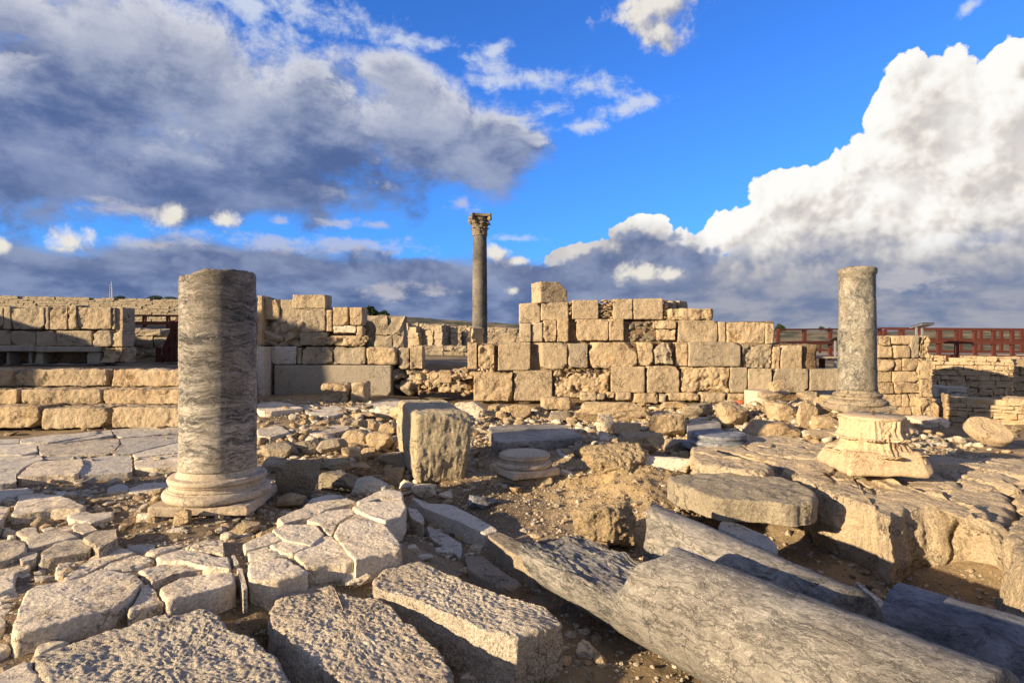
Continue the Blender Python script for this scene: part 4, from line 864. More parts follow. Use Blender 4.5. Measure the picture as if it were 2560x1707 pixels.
# rock ledges
lg = dict(name='rock_ledge', cat='rock ledge', group='rock ledges at the right', amp=.018, fr=8, amp2=.05, fr2=1.5, rnd=.09, ragged=.06, under=.05, res=.014, q=.12, sideamp=1.2, pit=.008, strata=.008)
slab(Z4, [(-300,255),(-180,270),(120,330),(400,490),(720,592),(800,652),(940,590),(1200,592),(1350,625),(1440,770),(1500,560),(1400,440),(980,330),(600,280),(200,200),(-100,190)], .14, LEDGE, 'long bulging rock ledge below the upturned capital, its face half in shadow', thick=.72, bulge=.06, **lg)
slab(Z4, [(1462,790),(1552,900),(1900,1100),(2200,700),(1700,420),(1450,440),(1530,570)], .14, LEDGE, 'rock ledge at the right edge beyond the deep crack', thick=.7, bulge=.04, **lg)
slab(Z4, [(1000,300),(1200,330),(1552,310),(1900,340),(1900,500),(1552,500),(1250,430),(1080,380)], .18, LEDGE, 'low flat-topped rock ledge behind the main ledge at the right', thick=.4, **lg)
slab(Z3, [(1075,252),(1140,250),(1290,300),(1450,330),(1550,370),(1500,400),(1330,385),(1120,345),(1090,320)], .22, LEDGE, 'small rock ledge left of the main one behind the dark slab', thick=.5, **{**lg, 'rnd': .05, 'ragged': .03, 'amp2': .03})

# ================================================================== columns
def attic(rs, r1, r2, h, zp=.0):
    """profile of an attic base of height h ending at shaft radius rs (bottom torus radius r1, upper torus r2)"""
    pr = [(r1-.03, zp)]
    t1 = h*.34; 
    for k in range(9): a = -math.pi/2+math.pi*k/8; pr.append((r1-t1/2+t1/2*math.cos(a), zp+t1/2+t1/2*math.sin(a)))
    z = zp+t1; pr += [(r1-t1*.55, z+.004), (r1-t1*.55, z+h*.05)]
    sc_ = h*.16; 
    for k in range(7): a = math.pi*k/6; pr.append(((r1-t1*.55)*(1-k/6)+(r2-.01)*k/6-.022*math.sin(a), z+h*.05+sc_*k/6))
    z += h*.05+sc_; pr += [(r2-.008, z+h*.03)]; z += h*.03; t2 = h*.2
    for k in range(8): a = -math.pi/2+math.pi*k/7; pr.append((r2-t2/2+t2/2*math.cos(a), z+t2/2+t2/2*math.sin(a)))
    z += t2; pr += [(rs+.022, z+.004), (rs+.022, z+h*.06)]
    for k in range(1, 6): u = k/5; pr.append((rs+.022*(1-u)**2, z+h*.06+(zp+h-z-h*.06)*u))
    return pr
def plinthmesh(w_, h, seed=0, res=.012, rnd=.012): return blockmesh(w_, w_, h, res=res, rnd=rnd, amp=.004, amp2=.012, seed=seed, chips=5, chipsize=.06)
def wear(V, Fs, amp=.004, fr=8, seed=0, amp2=0.0, fr2=2): 
    N = vnormals(V, Fs); d = amp*fbm(V+seed, fr, 4, seed)
    if amp2: d = d+amp2*fbm(V+seed, fr2, 3, seed+4)
    return V+N*d[:, None]
# --- banded column, left
cx, cyy, cz = X_(546, 5.36), 5.36, .05; rs = .316
t_ = thing('standing_column', (cx, cyy, cz), 'tall dark banded marble column stump standing on a moulded base at the left', 'column')
V, Q = blockmesh(.80, .80, .085, res=.012, rnd=.012, amp=.006, amp2=.014, seed=5, chips=5, chipsize=.08); V = rotz(V, R(4)); mobj('plinth', V+[cx, cyy, cz], Q, MBASE, parent=t_)
V, Fs = lathe(dense(attic(rs, .445, .405, .25, .083), .006), 220); V = wear(V, Fs, .004, 10, 3, .006); mobj('moulded_base', V+[cx, cyy, cz], Fs, MBASE, parent=t_)
V, Fs = lathe(dense([(rs+.004,.335),(rs,.36),(rs,1.2),(rs-.004,2.055),(rs-.025,2.07),(.02,2.075)], .011), 240)
a = np.arctan2(V[:, 1], V[:, 0]); top = np.clip((V[:, 2]-1.75)/.3, 0, 1)
V = wear(V, Fs, .003, 12, 6, .004, 3)
V[:, 2] -= top*(.03+.035*np.cos(a-2.6)+.03*fbm(np.c_[np.cos(a), np.sin(a), V[:, 0]*0], 2.5, 3, 9)+.05*np.clip(np.cos(a+1.9)-.75, 0, 1))*top
crk = np.exp(-((V[:, 2]-1.225-.03*np.sin(a*2.3)-.012*fbm(np.c_[np.cos(a), np.sin(a), a*0], 6, 3, 2))/.008)**2)*np.clip(np.cos(a+1.9)+.35, 0, 1)
rad = np.hypot(V[:, 0], V[:, 1])[:, None]; V[:, :2] *= 1-(crk*.035)[:, None]*(rad > .3)
V = V@np.eye(3); mobj('shaft', V+[cx, cyy, cz], Fs, MB1, parent=t_)
# --- grey column, right
cx, cyy, cz = X_(2143, 8.75), 8.75, .52; rs = .253
t_ = thing('standing_column', (cx, cyy, cz), 'plain grey veined marble column with a thin collar at its top, in front of the yellow pier', 'column')
V, Q = blockmesh(.74, .74, .1, res=.02, rnd=.05, amp=.01, amp2=.02, seed=9); mobj('plinth', V+[cx, cyy, cz-.02], Q, LIME2, parent=t_)
V, Fs = lathe(dense(attic(rs+.008, .40, .325, .22, .06), .012), 110); V = wear(V, Fs, .005, 8, 5, .008); mobj('moulded_base', V+[cx, cyy, cz], Fs, LIME2, parent=t_)
V, Fs = lathe(dense([(rs+.008,.28),(rs,.34),(rs-.008,1.1),(rs-.012,1.94),(rs+.005,1.965),(rs+.006,2.03),(rs-.02,2.045),(.02,2.05)], .016), 130); V = wear(V, Fs, .005, 9, 7, .010, 2.5)
a = np.arctan2(V[:, 1], V[:, 0]); V[:, 2] -= np.clip((V[:, 2]-1.9)/.13, 0, 1)*(.02*fbm(V, 4, 3, 2)); mobj('shaft', V+[cx, cyy, cz], Fs, MB2, parent=t_)
# --- acanthus leaf, shared by both capitals
def leaf(Rf, z0, h, ang, wid, curl, seed=0, nu=13, nv=22, inv=False):
    u = np.linspace(-1, 1, nu); v = np.linspace(0, 1, nv); U, Vv = np.meshgrid(u, v, indexing='ij')
    lob = 1+.22*np.sin(Vv*math.pi*7)*np.abs(U)
    wd = wid*(.62+.5*np.sin(np.clip(Vv*1.15, 0, 1)*math.pi*.85))*lob*np.where(Vv > .85, 1-(Vv-.85)*2.6, 1)
    zz = z0+h*np.where(Vv < .86, Vv, .86-(Vv-.86)*.9)
    rr = Rf(z0+h*np.minimum(Vv, .86))+.034+curl*np.clip((Vv-.4)/.6, 0, 1)**1.8-.03*U**2-.022*np.abs(np.sin(U*math.pi*2.4+Vv*.6))*(.5+Vv)-(np.abs(U) > .93)*.03+.012*(np.abs(U) < .12)
    th = ang+U*wd/np.maximum(rr, .05)
    V = np.stack([rr*np.cos(th), rr*np.sin(th), zz], 2).reshape(-1, 3); ii = np.arange(nu*nv).reshape(nu, nv)
    Q = np.stack([ii[:-1, :-1], ii[1:, :-1], ii[1:, 1:], ii[:-1, 1:]], 2).reshape(-1, 4)
    V2 = V.copy(); c2 = 1-.035/np.maximum(np.hypot(V[:, 0], V[:, 1]), .05); V2[:, :2] *= c2[:, None]; Q2 = Q[:, ::-1]+len(V)
    ed = np.r_[ii[0, :], ii[1:, -1], ii[-1, -2::-1], ii[-2:0:-1, 0]]; e2 = np.roll(ed, -1)
    Q3 = np.stack([ed, ed+len(V), e2+len(V), e2], 1)
    return np.vstack([V, V2]), np.concatenate([Q, Q2, Q3[:, ::-1]])
def flip(V, Fs, top): V = V.copy(); V[:, 2] = top-V[:, 2]; V[:, 1] *= -1; return V, Fs
def abacus(half, z0, h, concave, n=24, seed=0):
    P = []
    for k in range(4):
        a0 = math.pi/4+k*math.pi/2; a1 = a0+math.pi/2; A = np.array([math.cos(a0), math.sin(a0)])*half*1.414; B = np.array([math.cos(a1), math.sin(a1)])*half*1.414
        A2_ = A+(B-A)*.06; B2_ = B-(B-A)*.06; nrm = (A+B)/2; nrm = nrm/np.linalg.norm(nrm)
        for j in range(n): u = j/(n-1); P.append(A2_+(B2_-A2_)*u-nrm*concave*math.sin(math.pi*u))
    V, Fs = slabmesh(np.array(P), h, rnd=.008, res=.014, seed=seed, amp=.004, amp2=.006, ragged=.008, q=.02); V[:, 2] += z0+h; return V, Fs
def volute(x, y, z, r, w_, ang):
    pr = dense([(.004, -w_/2), (r*.5, -w_/2-.008), (r*.85, -w_/2), (r, -w_/3), (r, w_/3), (r*.85, w_/2), (r*.5, w_/2+.008), (.004, w_/2)], .01); V, Fs = lathe(pr, 28)
    V = V[:, [0, 2, 1]]; V[:, 1] *= -1; V = rotz(V, ang); return V+[x, y, z], Fs
# --- upturned capital on the ledge
cx, cyy = X_(2183, 6.05), 6.05; cz = .215; H = .545
t_ = thing('upturned_capital', (cx, cyy, cz), 'pale carved acanthus capital standing upside down on the rock ledge', 'capital')
Rb = lambda z: .265+.075*np.clip((np.asarray(z)-.12)/(H-.12), 0, 1)**2.2   # bell radius, right way up
pr = dense([(.27,0),(.285,.01),(.285,.03),(.265,.045),(.265,.12),(.27,.22),(.285,.32),(.31,.40),(.335,.44),(.335,.46)], .012)
V, Fs = lathe(pr, 150); V, Fs = flip(wear(V, Fs, .005, 8, 2, .006), Fs, H); ang0 = R(-7)
mobj('bell', rotz(V, ang0)+[cx, cyy, cz], [Fs[0][:, ::1], Fs[1]], MCAP, parent=t_)
for k in range(8):
    V, Q = leaf(Rb, .03, .23, (k+.5)*math.pi/4, .11, .11, seed=k, nu=21, nv=26); V, Q = flip(V, Q, H); mobj('acanthus_leaf', rotz(V, ang0)+[cx, cyy, cz], Q, MCAP, parent=t_)
for k in range(8):
    V, Q = leaf(Rb, .15, .26, k*math.pi/4, .125, .165, seed=k, nu=21, nv=26); V, Q = flip(V, Q, H); mobj('acanthus_leaf', rotz(V, ang0)+[cx, cyy, cz], Q, MCAP, parent=t_)
for k in range(4):
    a = math.pi/4+k*math.pi/2; V, Fs = volute(.42*math.cos(a), .42*math.sin(a), .42, .055, .08, a); V, Fs = flip(V, Fs, H); mobj('volute', rotz(V, ang0)+[cx, cyy, cz], Fs, MCAP, parent=t_)
V, Fs = blockmesh(.79, .79, .22, res=.012, rnd=.03, amp=.010, fr=12, amp2=.016, seed=44, chips=7, chipsize=.10); V[:, :2] *= (.82+.18*np.clip(V[:, 2:3]/.17, 0, 1)); V[:, 2] += H-.22; V[:, 2] = H-V[:, 2]; V[:, 1] *= -1; mobj('abacus', rotz(V, ang0)+[cx, cyy, cz], Fs, MCAP, parent=t_)
V, Fs = lathe([(.012,0),(.012,.03),(.006,.045)], 12); mobj('iron_dowel', V+[cx, cyy, cz+H], Fs, plain('rusty_iron', (.12,.05,.03), .8), parent=t_)
CAPD = stone_mat('darkened_capital_stone', (.27,.215,.15), (.20,.165,.12), stain=.5, bd=.02)
# --- tall twisted column in the distance
Yt = 27.5; cx, cyy, cz = X_(1199.5, Yt), Yt, .85; zt = Zp(590, Yt)-cz; rs = .345
t_ = thing('twisted_column', (cx, cyy, cz), 'very tall dark spirally fluted column with a leafy capital, far behind the wall', 'column')
pr = dense([(rs+.01,0),(rs+.01,zt-.02),(rs,zt)], .022); V, Fs = lathe(pr, 190); a = np.arctan2(V[:, 1], V[:, 0]); u = V[:, 2]/zt
fl_ = 1-np.abs(np.sin((a*12+V[:, 2]*19)))**.7*.075; s_ = fl_*(1-.10*u**2); V[:, :2] *= s_[:, None]; mobj('shaft', V+[cx, cyy, cz], Fs, MBT, parent=t_)
zc = cz+zt; Rb2 = lambda z: .30+.10*np.clip(np.asarray(z)/.8, 0, 1)**2
V, Fs = lathe(dense([(.30,-.02),(.345,0),(.345,.05),(.30,.07),(.31,.3),(.35,.55),(.42,.78)], .03), 64); mobj('bell', V+[cx, cyy, zc], Fs, CAPD, parent=t_)
for row, (z0, h, off, cu) in enumerate([(.06,.36,0,.10),(.2,.45,.5,.16)]):
    for k in range(8): V, Q = leaf(Rb2, z0, h, (k+off)*math.pi/4, .12, cu, nu=9, nv=12); mobj('acanthus_leaf', V+[cx, cyy, zc], Q, CAPD, parent=t_)
for k in range(4):
    a = math.pi/4+k*math.pi/2+.2; V, Fs = volute(.56*math.cos(a), .56*math.sin(a), .74, .10, .12, a); mobj('volute', V+[cx, cyy, zc], Fs, CAPD, parent=t_)
V, Fs = abacus(.47, .84, .12, .08, seed=6); mobj('abacus', rotz(V, .2)+[cx, cyy, zc], Fs, CAPD, parent=t_)
# --- two loose column bases
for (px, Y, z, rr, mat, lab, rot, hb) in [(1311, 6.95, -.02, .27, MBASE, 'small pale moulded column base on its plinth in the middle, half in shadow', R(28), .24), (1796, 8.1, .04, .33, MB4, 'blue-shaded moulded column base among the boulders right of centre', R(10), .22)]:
    cx = X_(px, Y); t_ = thing('attic_base', (cx, Y, z), lab, 'column base', 'loose column bases')
    V, Q = plinthmesh(rr*2.22, .085, 31); mobj('plinth', rotz(V, rot)+[cx, Y, z], Q, mat, parent=t_)
    pr = attic(rr, rr*1.2, rr*1.10, hb*.72, .083)[:-3]+[(rr*1.03, .083+hb*.62), (rr*1.0, .083+hb*.64), (rr*.55, .083+hb*.645), (rr*.1, .083+hb*.645)]
    V, Fs = lathe(dense(pr, .009), 130); V = wear(V, Fs, .004, 9, 4, .005); mobj('moulded_base', V+[cx, Y, z], Fs, mat, parent=t_)
V, Q = rockmesh(.7, .6, .22, seed=71, n=34, boxy=.6); mobj('soil_block', V+[X_(1315, 6.95), 6.95, -.21], Q, YEL, label='crumbling golden footing under the small pale column base', cat='footing')
# pale round drum half buried under the central wall
V, Fs = lathe(dense([(.27,-.1),(.28,.0),(.28,.44),(.26,.455),(.02,.46)], .02), 80); V = wear(V, Fs, .005, 9, 4); X0, Y0 = X_(1897, 12.3), 12.3
mobj('drum', V+[X0, Y0, .05], Fs, MBASE, label='short pale round drum standing half buried before the right part of the central wall', cat='column drum')
# tilted disc stone
V, Fs = lathe(dense([(.0,0),(.24,0),(.27,.03),(.27,.13),(.25,.16),(.11,.165),(.10,.15),(.0,.15)][1:], .01), 90); V = wear(V, Fs, .006, 7, 5, .02)
V = roteul(V*[1.0, .62, 1], (R(58), 0, R(-25))); V = roteul(V, (0, R(24), 0)); b_ = np.array([X_(2462, 7.9), 7.9, .10]); mobj('disc_stone', V+b_+[0, 0, .12-V[:, 2].min()*.4], Fs, YEL, loc=b_, label='tilted oval stone disc with a round boss on the dark gravel at the right', cat='stone disc')
# --- fallen columns
def fallen(px, py, ang, r, zc, t0, t1, mat, label, seed, cuts=(), shape=None, taper=0.0, n=260, step=.011, part='shaft'):
    q = pixray(px, py); q /= np.linalg.norm(q); d = np.array([math.cos(ang), math.sin(ang), 0.0]); nn = np.cross(q, d); nn /= np.linalg.norm(nn)
    if nn[2] < 0: nn = -nn
    y0 = 3.0; x0 = (-r-nn[1]*y0-nn[2]*(zc-EZ))/nn[0]; P = np.array([x0, y0, zc])
    # parameter so that t is the pixel column of the axis
    def tof(pxx): m = (pxx-CX)/F; return (m*P[1]-P[0])/(d[0]-m*d[1])
    a, b = tof(t0), tof(t1); th = math.atan2(-d[0], d[1]); L = b-a; print(label[:20], P, 'from', P+d*a, 'to', P+d*b, 'L', L)
    V, Fs = lathe(dense([(.01,0),(r*.9,0),(r,.012),(r,L-.012),(r*.9,L),(.01,L)], step), n)
    V = V[:, [0, 2, 1]]*[1, 1, 1]; V = V*[-1, 1, 1]; Fs = [Fs[0][:, ::1], Fs[1]]
    V[:, [0, 2]] *= (1+taper*(V[:, 1:2]/L-.5))
    if shape is not None: V = shape(V, L)
    for (pt, nrm, rough) in cuts:
        nrm = np.array(nrm, float); nrm /= np.linalg.norm(nrm); s = (V-np.array(pt))@nrm+rough*fbm(V+seed, 5, 4, seed+3); V = V-nrm*np.maximum(s, 0)[:, None]
    V = wear(V, Fs, .004, 11, seed, .010, 2.2)
    me = rawmesh('fallen_column', V, Fs, mat); o = bpy.data.objects.new('fallen_column', me); C.objects.link(o)
    o.location = P+d*a; o.rotation_euler = (0, 0, th); tag(o, label, 'column', 'fallen column shafts'); return o
def sh1(V, L):
    # upper half broken away at the far end down to a rough shelf
    yj = 1.03+.12*fbm(V*[1, 0, 1], 4, 3, 77)+.3*V[:, 0]; k = sstep(V[:, 1], yj+.10, yj-.05)
    S = V*[9, 2.2, 9]; lvl = .0+.035*fbm(V*[1, .6, 1], 5, 5, 5, .62, True)+.02*np.floor(2.5*fbm(V, 3, 2, 8)+V[:, 0]*3)*.5; z = V[:, 2]; zz = np.where(z > lvl, lvl+(z-lvl)*.04, z); V = V.copy(); V[:, 2] = z*(1-k)+zz*k
    return V
fallen(1822, 1415, -1.0, .29, .03, 1372, 2500, MB3, 'big fallen grey column filling the lower right foreground, its far end broken to a shelf', 11, cuts=[((0,.04,-.08), (0.15,-1,-.75), .03), ((0,0,0),(0,-1,0),.01)], shape=sh1, taper=.03, n=320)
fallen(1860, 1352, -1.19, .27, -.06, 1612, 2128, MB3, 'second fallen grey column with a pointed broken end, lying behind the biggest one', 12, cuts=[((.0,.10,.20), (.8,-1,.0), .05), ((.13,.3,.05), (1,-.16,.25), .035)],
       shape=lambda V, L: V*np.stack([1+.0*V[:, 1]]*3, 1)*np.where((np.abs(V[:, 1:2]-(L-.42)) < .012) | (np.abs(V[:, 1:2]-(L-.16)) < .014), [[.955, 1, .955]], [[1, 1, 1]]))
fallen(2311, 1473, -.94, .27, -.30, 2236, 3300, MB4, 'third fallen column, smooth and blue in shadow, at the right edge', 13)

# ================================================================== boulders and rubble by their outline boxes
def rock(zoom, box, label, mat=None, seed=None, name='boulder', cat='boulder', group=None, boxy=.35, n=30, zb=None, depth=.85, rot=None, flatrot=None, **k):
    (a, b), (c, d) = zoom([box[:2], box[2:]]); seed = seed if seed is not None else int(a*7+b); rng = random.Random(seed)
    p = hit((a+c)/2, d); Y = p[1]; zb_ = p[2] if zb is None else zb
    if zb is not None: p = onz((a+c)/2, d, zb); Y = p[1]
    w_ = (c-a)/F*Y; dp = w_*depth; Hh = (d-b)/F*Y; h = max(.42*min(w_, Hh*2), Hh-dp*(EZ-zb_)/Y*.6)
    V, Q = rockmesh(w_*1.1, dp, h*1.14, seed=seed, n=n, boxy=boxy, **k)
    if rot: V[:, 2] -= h/2; V = roteul(V, rot); V[:, 2] += h/2
    o3 = np.array([p[0], Y+dp*.42, zb_-.02]); return mobj(name, V+o3, Q, mat or rng.choice([RUB, LIME2, YEL, RUB]), loc=o3, label=label, cat=cat, group=group)
GR = 'rubble stones heaped between the banded column and the tall block'
for bx, lab, m, kw in [
 ((45,236,228,330),'flat-topped stone of the heap closest to the banded column, upper one',LIME2,dict(boxy=.9)), ((58,318,242,408),'stone under the flat-topped one next to the banded column',LIME2,{}), ((130,338,358,545),'large dark squarish stone low in the heap right of the moulded base',DARKR,dict(boxy=.9,depth=.5)),
 ((255,220,376,296),'pale stone left of the pair in the middle of the heap',LIME2,{}), ((365,214,516,305),'pale stone right of the pair in the middle of the heap',LIME2,{}), ((510,160,668,252),'brown sloping stone at the top of the heap',RUB,{}), ((515,252,622,336),'reddish brown stone below the brown sloping one',RUB,dict(boxy=.8)),
 ((618,258,698,326),'dull red stone right of the reddish brown one',RUB,{}), ((648,174,798,290),'golden faceted stone in the heap left of the tall block',YEL,{}), ((688,286,872,376),'oblong dark stone under the golden faceted one',LIME2,dict(boxy=.9,depth=.5)), ((802,204,888,302),'narrow stone wedged against the tall block',YEL,{}),
 ((722,118,832,212),'golden squarish stone above the faceted one',YEL,dict(boxy=.7)), ((668,108,732,186),'small upright stone left of the golden squarish one',YEL,{}), ((776,28,932,128),'golden slanting stone at the top of the heap touching the tall block',YEL,dict(depth=.7)), ((698,26,822,98),'whitish weathered stone at the top of the heap',PALE,{}),
 ((568,100,672,162),'grey stone left of the small upright one',LIME2,{}), ((582,64,702,106),'flat golden stone behind the whitish one',YEL,dict(boxy=.8)), ((408,315,548,396),'stone with a bright top in the lower heap',LIME2,{}), ((553,344,668,388),'low flat brown stone beneath the dull red one',RUB,{}), ((353,328,422,388),'small grey stone in the lower heap',LIME2,{}),
 ((378,390,588,516),'flat dark slab-like stone at the foot of the heap',DARKR,dict(boxy=.6)), ((556,410,764,545),'wide flat grey stone at the foot of the heap, behind the pavement corner',GREYP,dict(boxy=.5))]:
    rock(Z2, bx, lab, m, group=GR, name='rubble_stone', cat='rubble stone', planes=16, **kw)
for z_, bx, lab, m, kw in [
 (Z2,(755,370,856,466),'smooth round grey boulder in front of the tall block',LIME2,dict(planes=4)), (Z2,(150,508,292,606),'small golden peaked stone right of the moulded base',YEL,{}), (Z2,(835,440,932,502),'bluish flat stone below the round grey boulder',GREYP,{}), (Z2,(908,460,1034,552),'pale broken stone at the foot of the tall block',PALE,{}),
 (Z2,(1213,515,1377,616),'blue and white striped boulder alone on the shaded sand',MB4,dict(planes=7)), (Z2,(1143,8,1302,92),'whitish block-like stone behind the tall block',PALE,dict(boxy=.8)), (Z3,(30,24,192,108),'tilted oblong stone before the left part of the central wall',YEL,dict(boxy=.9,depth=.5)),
 (Z2,(1052,500,1132,552),'small pale stone on the red earth under the tall block',PALE,{}), (Z2,(478,930,662,1036),'small pale stone wedged between pavement and oblong rough slab',PALE,dict(planes=18)), (Z2,(878,795,952,852),'small grey stone in the drain near the big square-cornered slab',PALE,{}), (Z2,(1033,812,1132,870),'flat grey stone lying in the drain',GREYP,{}), (Z2,(1113,718,1187,758),'dark greenish stone in the drain',DARKR,{}), (Z2,(920,850,1022,888),'thin flat stone in the drain',GREYP,dict(boxy=.6)),
 (Z2,(1175,1488,1322,1580),'pale cracked stone at the bottom edge by the grass',PALE,{}), (Z3,(450,1328,577,1436),'pale angular stone on the brown soil between the slab and the fallen column',PALE,dict(planes=14)), (Z2,(133,1340,187,1376),'single small white stone on the soil between the two rough slabs',PALE,{}),
 (Z3,(360,1350,412,1378),'tiny pale stone left of the pale angular one',PALE,{}), (Z3,(408,1322,434,1344),'very tiny pale stone above the pale angular one',PALE,{}),
 (Z3,(703,174,948,312),'large pale yellow boulder in the middle distance right of the hump',YEL,dict(planes=12,n=40)), (Z3,(858,64,1058,212),'brown squarish boulder with a shaded right side',YEL,dict(boxy=.6,n=36)), (Z3,(655,118,802,202),'rounded yellow stone above the large pale boulder',YEL,{}), (Z3,(563,78,652,194),'upright thin slab-like stone with a bright left face',PALE,dict(boxy=.8,depth=.4)),
 (Z3,(430,8,864,132),'long jagged yellow rock below the central wall',YEL,dict(n=46,amp=.14,fr=3,depth=.4)), (Z3,(944,210,1062,298),'grey squared stone right of the large pale boulder',LIME2,dict(boxy=.9)), (Z3,(808,304,1088,402),'wide whitish stone bridging the dark hollow',PALE,dict(depth=.5)), (Z3,(1022,280,1088,348),'small pointed golden stone beside the dark hollow',YEL,{}),
 (Z3,(1058,16,1218,108),'rounded shaded stone below the central wall',LIME2,{}), (Z3,(1248,18,1402,152),'craggy golden stone left of the long boulder',YEL,dict(amp=.1)), (Z3,(930,0,1064,60),'yellow stone with a pocked right end under the central wall',YEL,{}), (Z3,(1400,116,1716,248),'long low cream boulder behind the ledge',YEL,dict(planes=10,n=40)),
 (Z3,(430,225,520,330),'grey craggy stone on the left flank of the hump',LIME2,{}), (Z3,(350,380,440,440),'pale flat stone right of the small column base',PALE,{}), (Z3,(655,205,705,240),'little brown stone above the hump',RUB,{}),
 (A4,(240,1160,468,1316),'large brownish stone of the retaining bank before the grey column, left end',YEL,dict(boxy=.7)), (A4,(462,1152,622,1394),'tall narrow stone of the retaining bank before the grey column',YEL,dict(depth=.6)), (A4,(620,1118,742,1284),'craggy upright stone in the middle of the retaining bank',YEL,dict(amp=.1)), (A4,(752,1145,834,1256),'small pale oval stone in the retaining bank',PALE,{}), (A4,(612,1268,812,1384),'low dark golden stone at the bottom of the retaining bank',YEL,{}), (A4,(828,1108,952,1244),'shaded stone of the bank just left of the moulded foot of the grey column',LIME2,{}),
 (A4,(470,1060,642,1146),'flat weathered stone on top of the retaining bank',LIME,dict(boxy=.5,zb=.49)), (A4,(168,1058,402,1134),'flat stone carrying the pinkish round stone',LIME,dict(boxy=.5,zb=.50)), (A4,(650,1090,820,1150),'flat stone on the bank touching the grey column base',LIME,dict(boxy=.5,zb=.49)),
 (A4,(1450,1278,1745,1376),'pale broken stones at the foot of the yellow pier',PALE,dict(boxy=.5)), (A4,(590,1395,850,1480),'low rounded cream stone left of the capital',LIME,{}), (A4,(480,1385,590,1460),'bluish stone between the cream boulder and the bank',GREYP,{}),
 (Z4,(910,170,920,200),'little reddish stone to the right of the capital',RUB,{}), (Z3,(0,60,60,110),'small stone left of the tilted oblong stone',YEL,{}), (Z3,(195,60,260,110),'small stone right of the tilted oblong stone',LIME2,{}), (Z3,(300,60,430,120),'dark jamb stone beside the drain opening',LIME2,{})]:
    rock(z_, bx, lab, m, **kw)
_r = rock(A4, (232,966,358,1062), 'pinkish round stone perched on a flat stone before the right end of the central wall', YEL, zb=.66, planes=3, cat='boulder'); _r.location.z += .0
for bx, lab, m, kw in [((905,424,972,482),'small rounded tan stone left of the plinth',RUB,{}), ((816,530,932,596),'pale triangular flake standing on the bare ground',PALE,dict(planes=6,depth=.4)), ((1040,514,1142,618),'small upright golden stone in front of the banded column',YEL,dict(boxy=.8)), ((1374,600,1532,668),'low golden stone below the plinth of the banded column',YEL,{}),
 ((1415,525,1510,556),'thin pale stone at the right corner of the plinth',PALE,{}), ((1540,605,1600,650),'small grey stone right of the low golden stone',LIME2,{}), ((1010,620,1100,655),'flat grey stone half sunk in front of the upright golden stone',GREYP,{}), ((970,430,1012,462),'small brownish stone touching the plinth',RUB,{})]:
    rock(Z1, bx, lab, m, **kw)
BLK = stone_mat('grooved_weathered_stone', (.50,.42,.285), (.56,.47,.32), dark=(.13,.115,.09), stain=.6, bsc=30, bd=.03)
HUMP = stone_mat('crumbly_mortar_mass', (.55,.43,.26), (.47,.36,.22), dark=(.15,.11,.07), stain=.5, bsc=20, bd=.05, pits=1.0, pit_sc=34)
for bx, lab, kw in [((500,238,860,430),'crumbly golden mass of mortar cresting the sandy hump',dict(n=56,amp=.22,fr=2.2,depth=.7,planes=7,p=9,fine=.06,boxy=0)), ((440,555,800,850),'low crumbly yellow ledge between the mortar mass and the broken column',dict(n=48,amp=.2,fr=2.5,depth=.8,planes=6,p=10,fine=.045)),
   ((260,800,640,900),'low dark stony lump behind the broken shelf of the big fallen column',dict(n=36,amp=.2,depth=.6,fine=.05))]:
    rock(Z3, bx, lab, HUMP, name='mortar_mass', cat='mortar mass', **kw)
# --- the tall squared block
bl = np.array([-1.06, 7.75, -.17]); V, Q = blockmesh(.68, 1.45, .84, res=.012, rnd=.06, amp=.008, fr=15, amp2=.025, fr2=3, seed=77, chips=8, chipsize=.14); _N = vnormals(V, Q); V = V+_N*(.007*fbm(V*[1,1,.22], 34, 3, 5))[:, None]
V[:, :2] *= (.86+.14*np.clip(V[:, 2:3]/.4, 0, 1)); V = roteul(V, (R(2), R(2), R(19))); mobj('squared_block', V+bl, Q, BLK, loc=bl, label='tall weathered squared block standing upright in the middle, bright front and dark left side', cat='stone block')

# ================================================================== railings, sign, shrubs
def beam(p, q, a, b):
    p = np.array(p, float); q = np.array(q, float); d = q-p; L = np.linalg.norm(d); d /= L
    s = np.cross(d, [0, 0, 1]); s = s/np.linalg.norm(s) if np.linalg.norm(s) > 1e-6 else np.array([1., 0, 0]); u = np.cross(s, d)
    G, Q = boxgrid(1, 1, 1); V = (G-.5); V = V[:, :1]*d*L+V[:, 1:2]*s*a+V[:, 2:3]*u*b+(p+q)/2; return V, Q
def railing(label, p0, p1, zt0, zt1, h, npost, parts=('post','rail'), group='red-brown railings', rails=(0, .45, .94), deck=True, pw_=.11):
    p0 = np.array(p0, float); p1 = np.array(p1, float); o = thing('railing', (*((p0+p1)/2), min(zt0, zt1)-h), label, 'railing', group)
    for k in range(npost):
        u = k/(npost-1); p = p0+(p1-p0)*u; z = zt0+(zt1-zt0)*u
        V, Q = beam((*p, z-h-.05), (*p, z-.03), pw_, pw_); mobj('post', V, Q, REDW, parent=o, smooth=False)
    for f in rails:
        V, Q = beam((*p0, zt0-f*h), (*p1, zt1-f*h), .06 if f else .14, .11 if f else .06); V[:, 1] -= .075 if f else 0; mobj('rail', V, Q, REDW, parent=o, smooth=False)
    return o
def P_(px, Y): return (X_(px, Y), Y)
railing('near railing of the raised walkway, right of the yellow pier', P_(2212,23), P_(2720,22), Zp(823,23), Zp(827,22), 1.05, 12)
railing('far railing of the raised walkway seen through the near one', P_(2200,26), P_(2760,25.5), Zp(820,26), Zp(824,25.5), 1.05, 12)
railing('railing between the end of the central wall and the grey column', P_(1945,21), P_(2200,22), Zp(824,21), Zp(822,22), 1.05, 5)
railing('lower small railing farther back beside the grey column', P_(2000,30), P_(2100,30), Zp(857,30), Zp(857,30), .8, 5, pw_=.09)
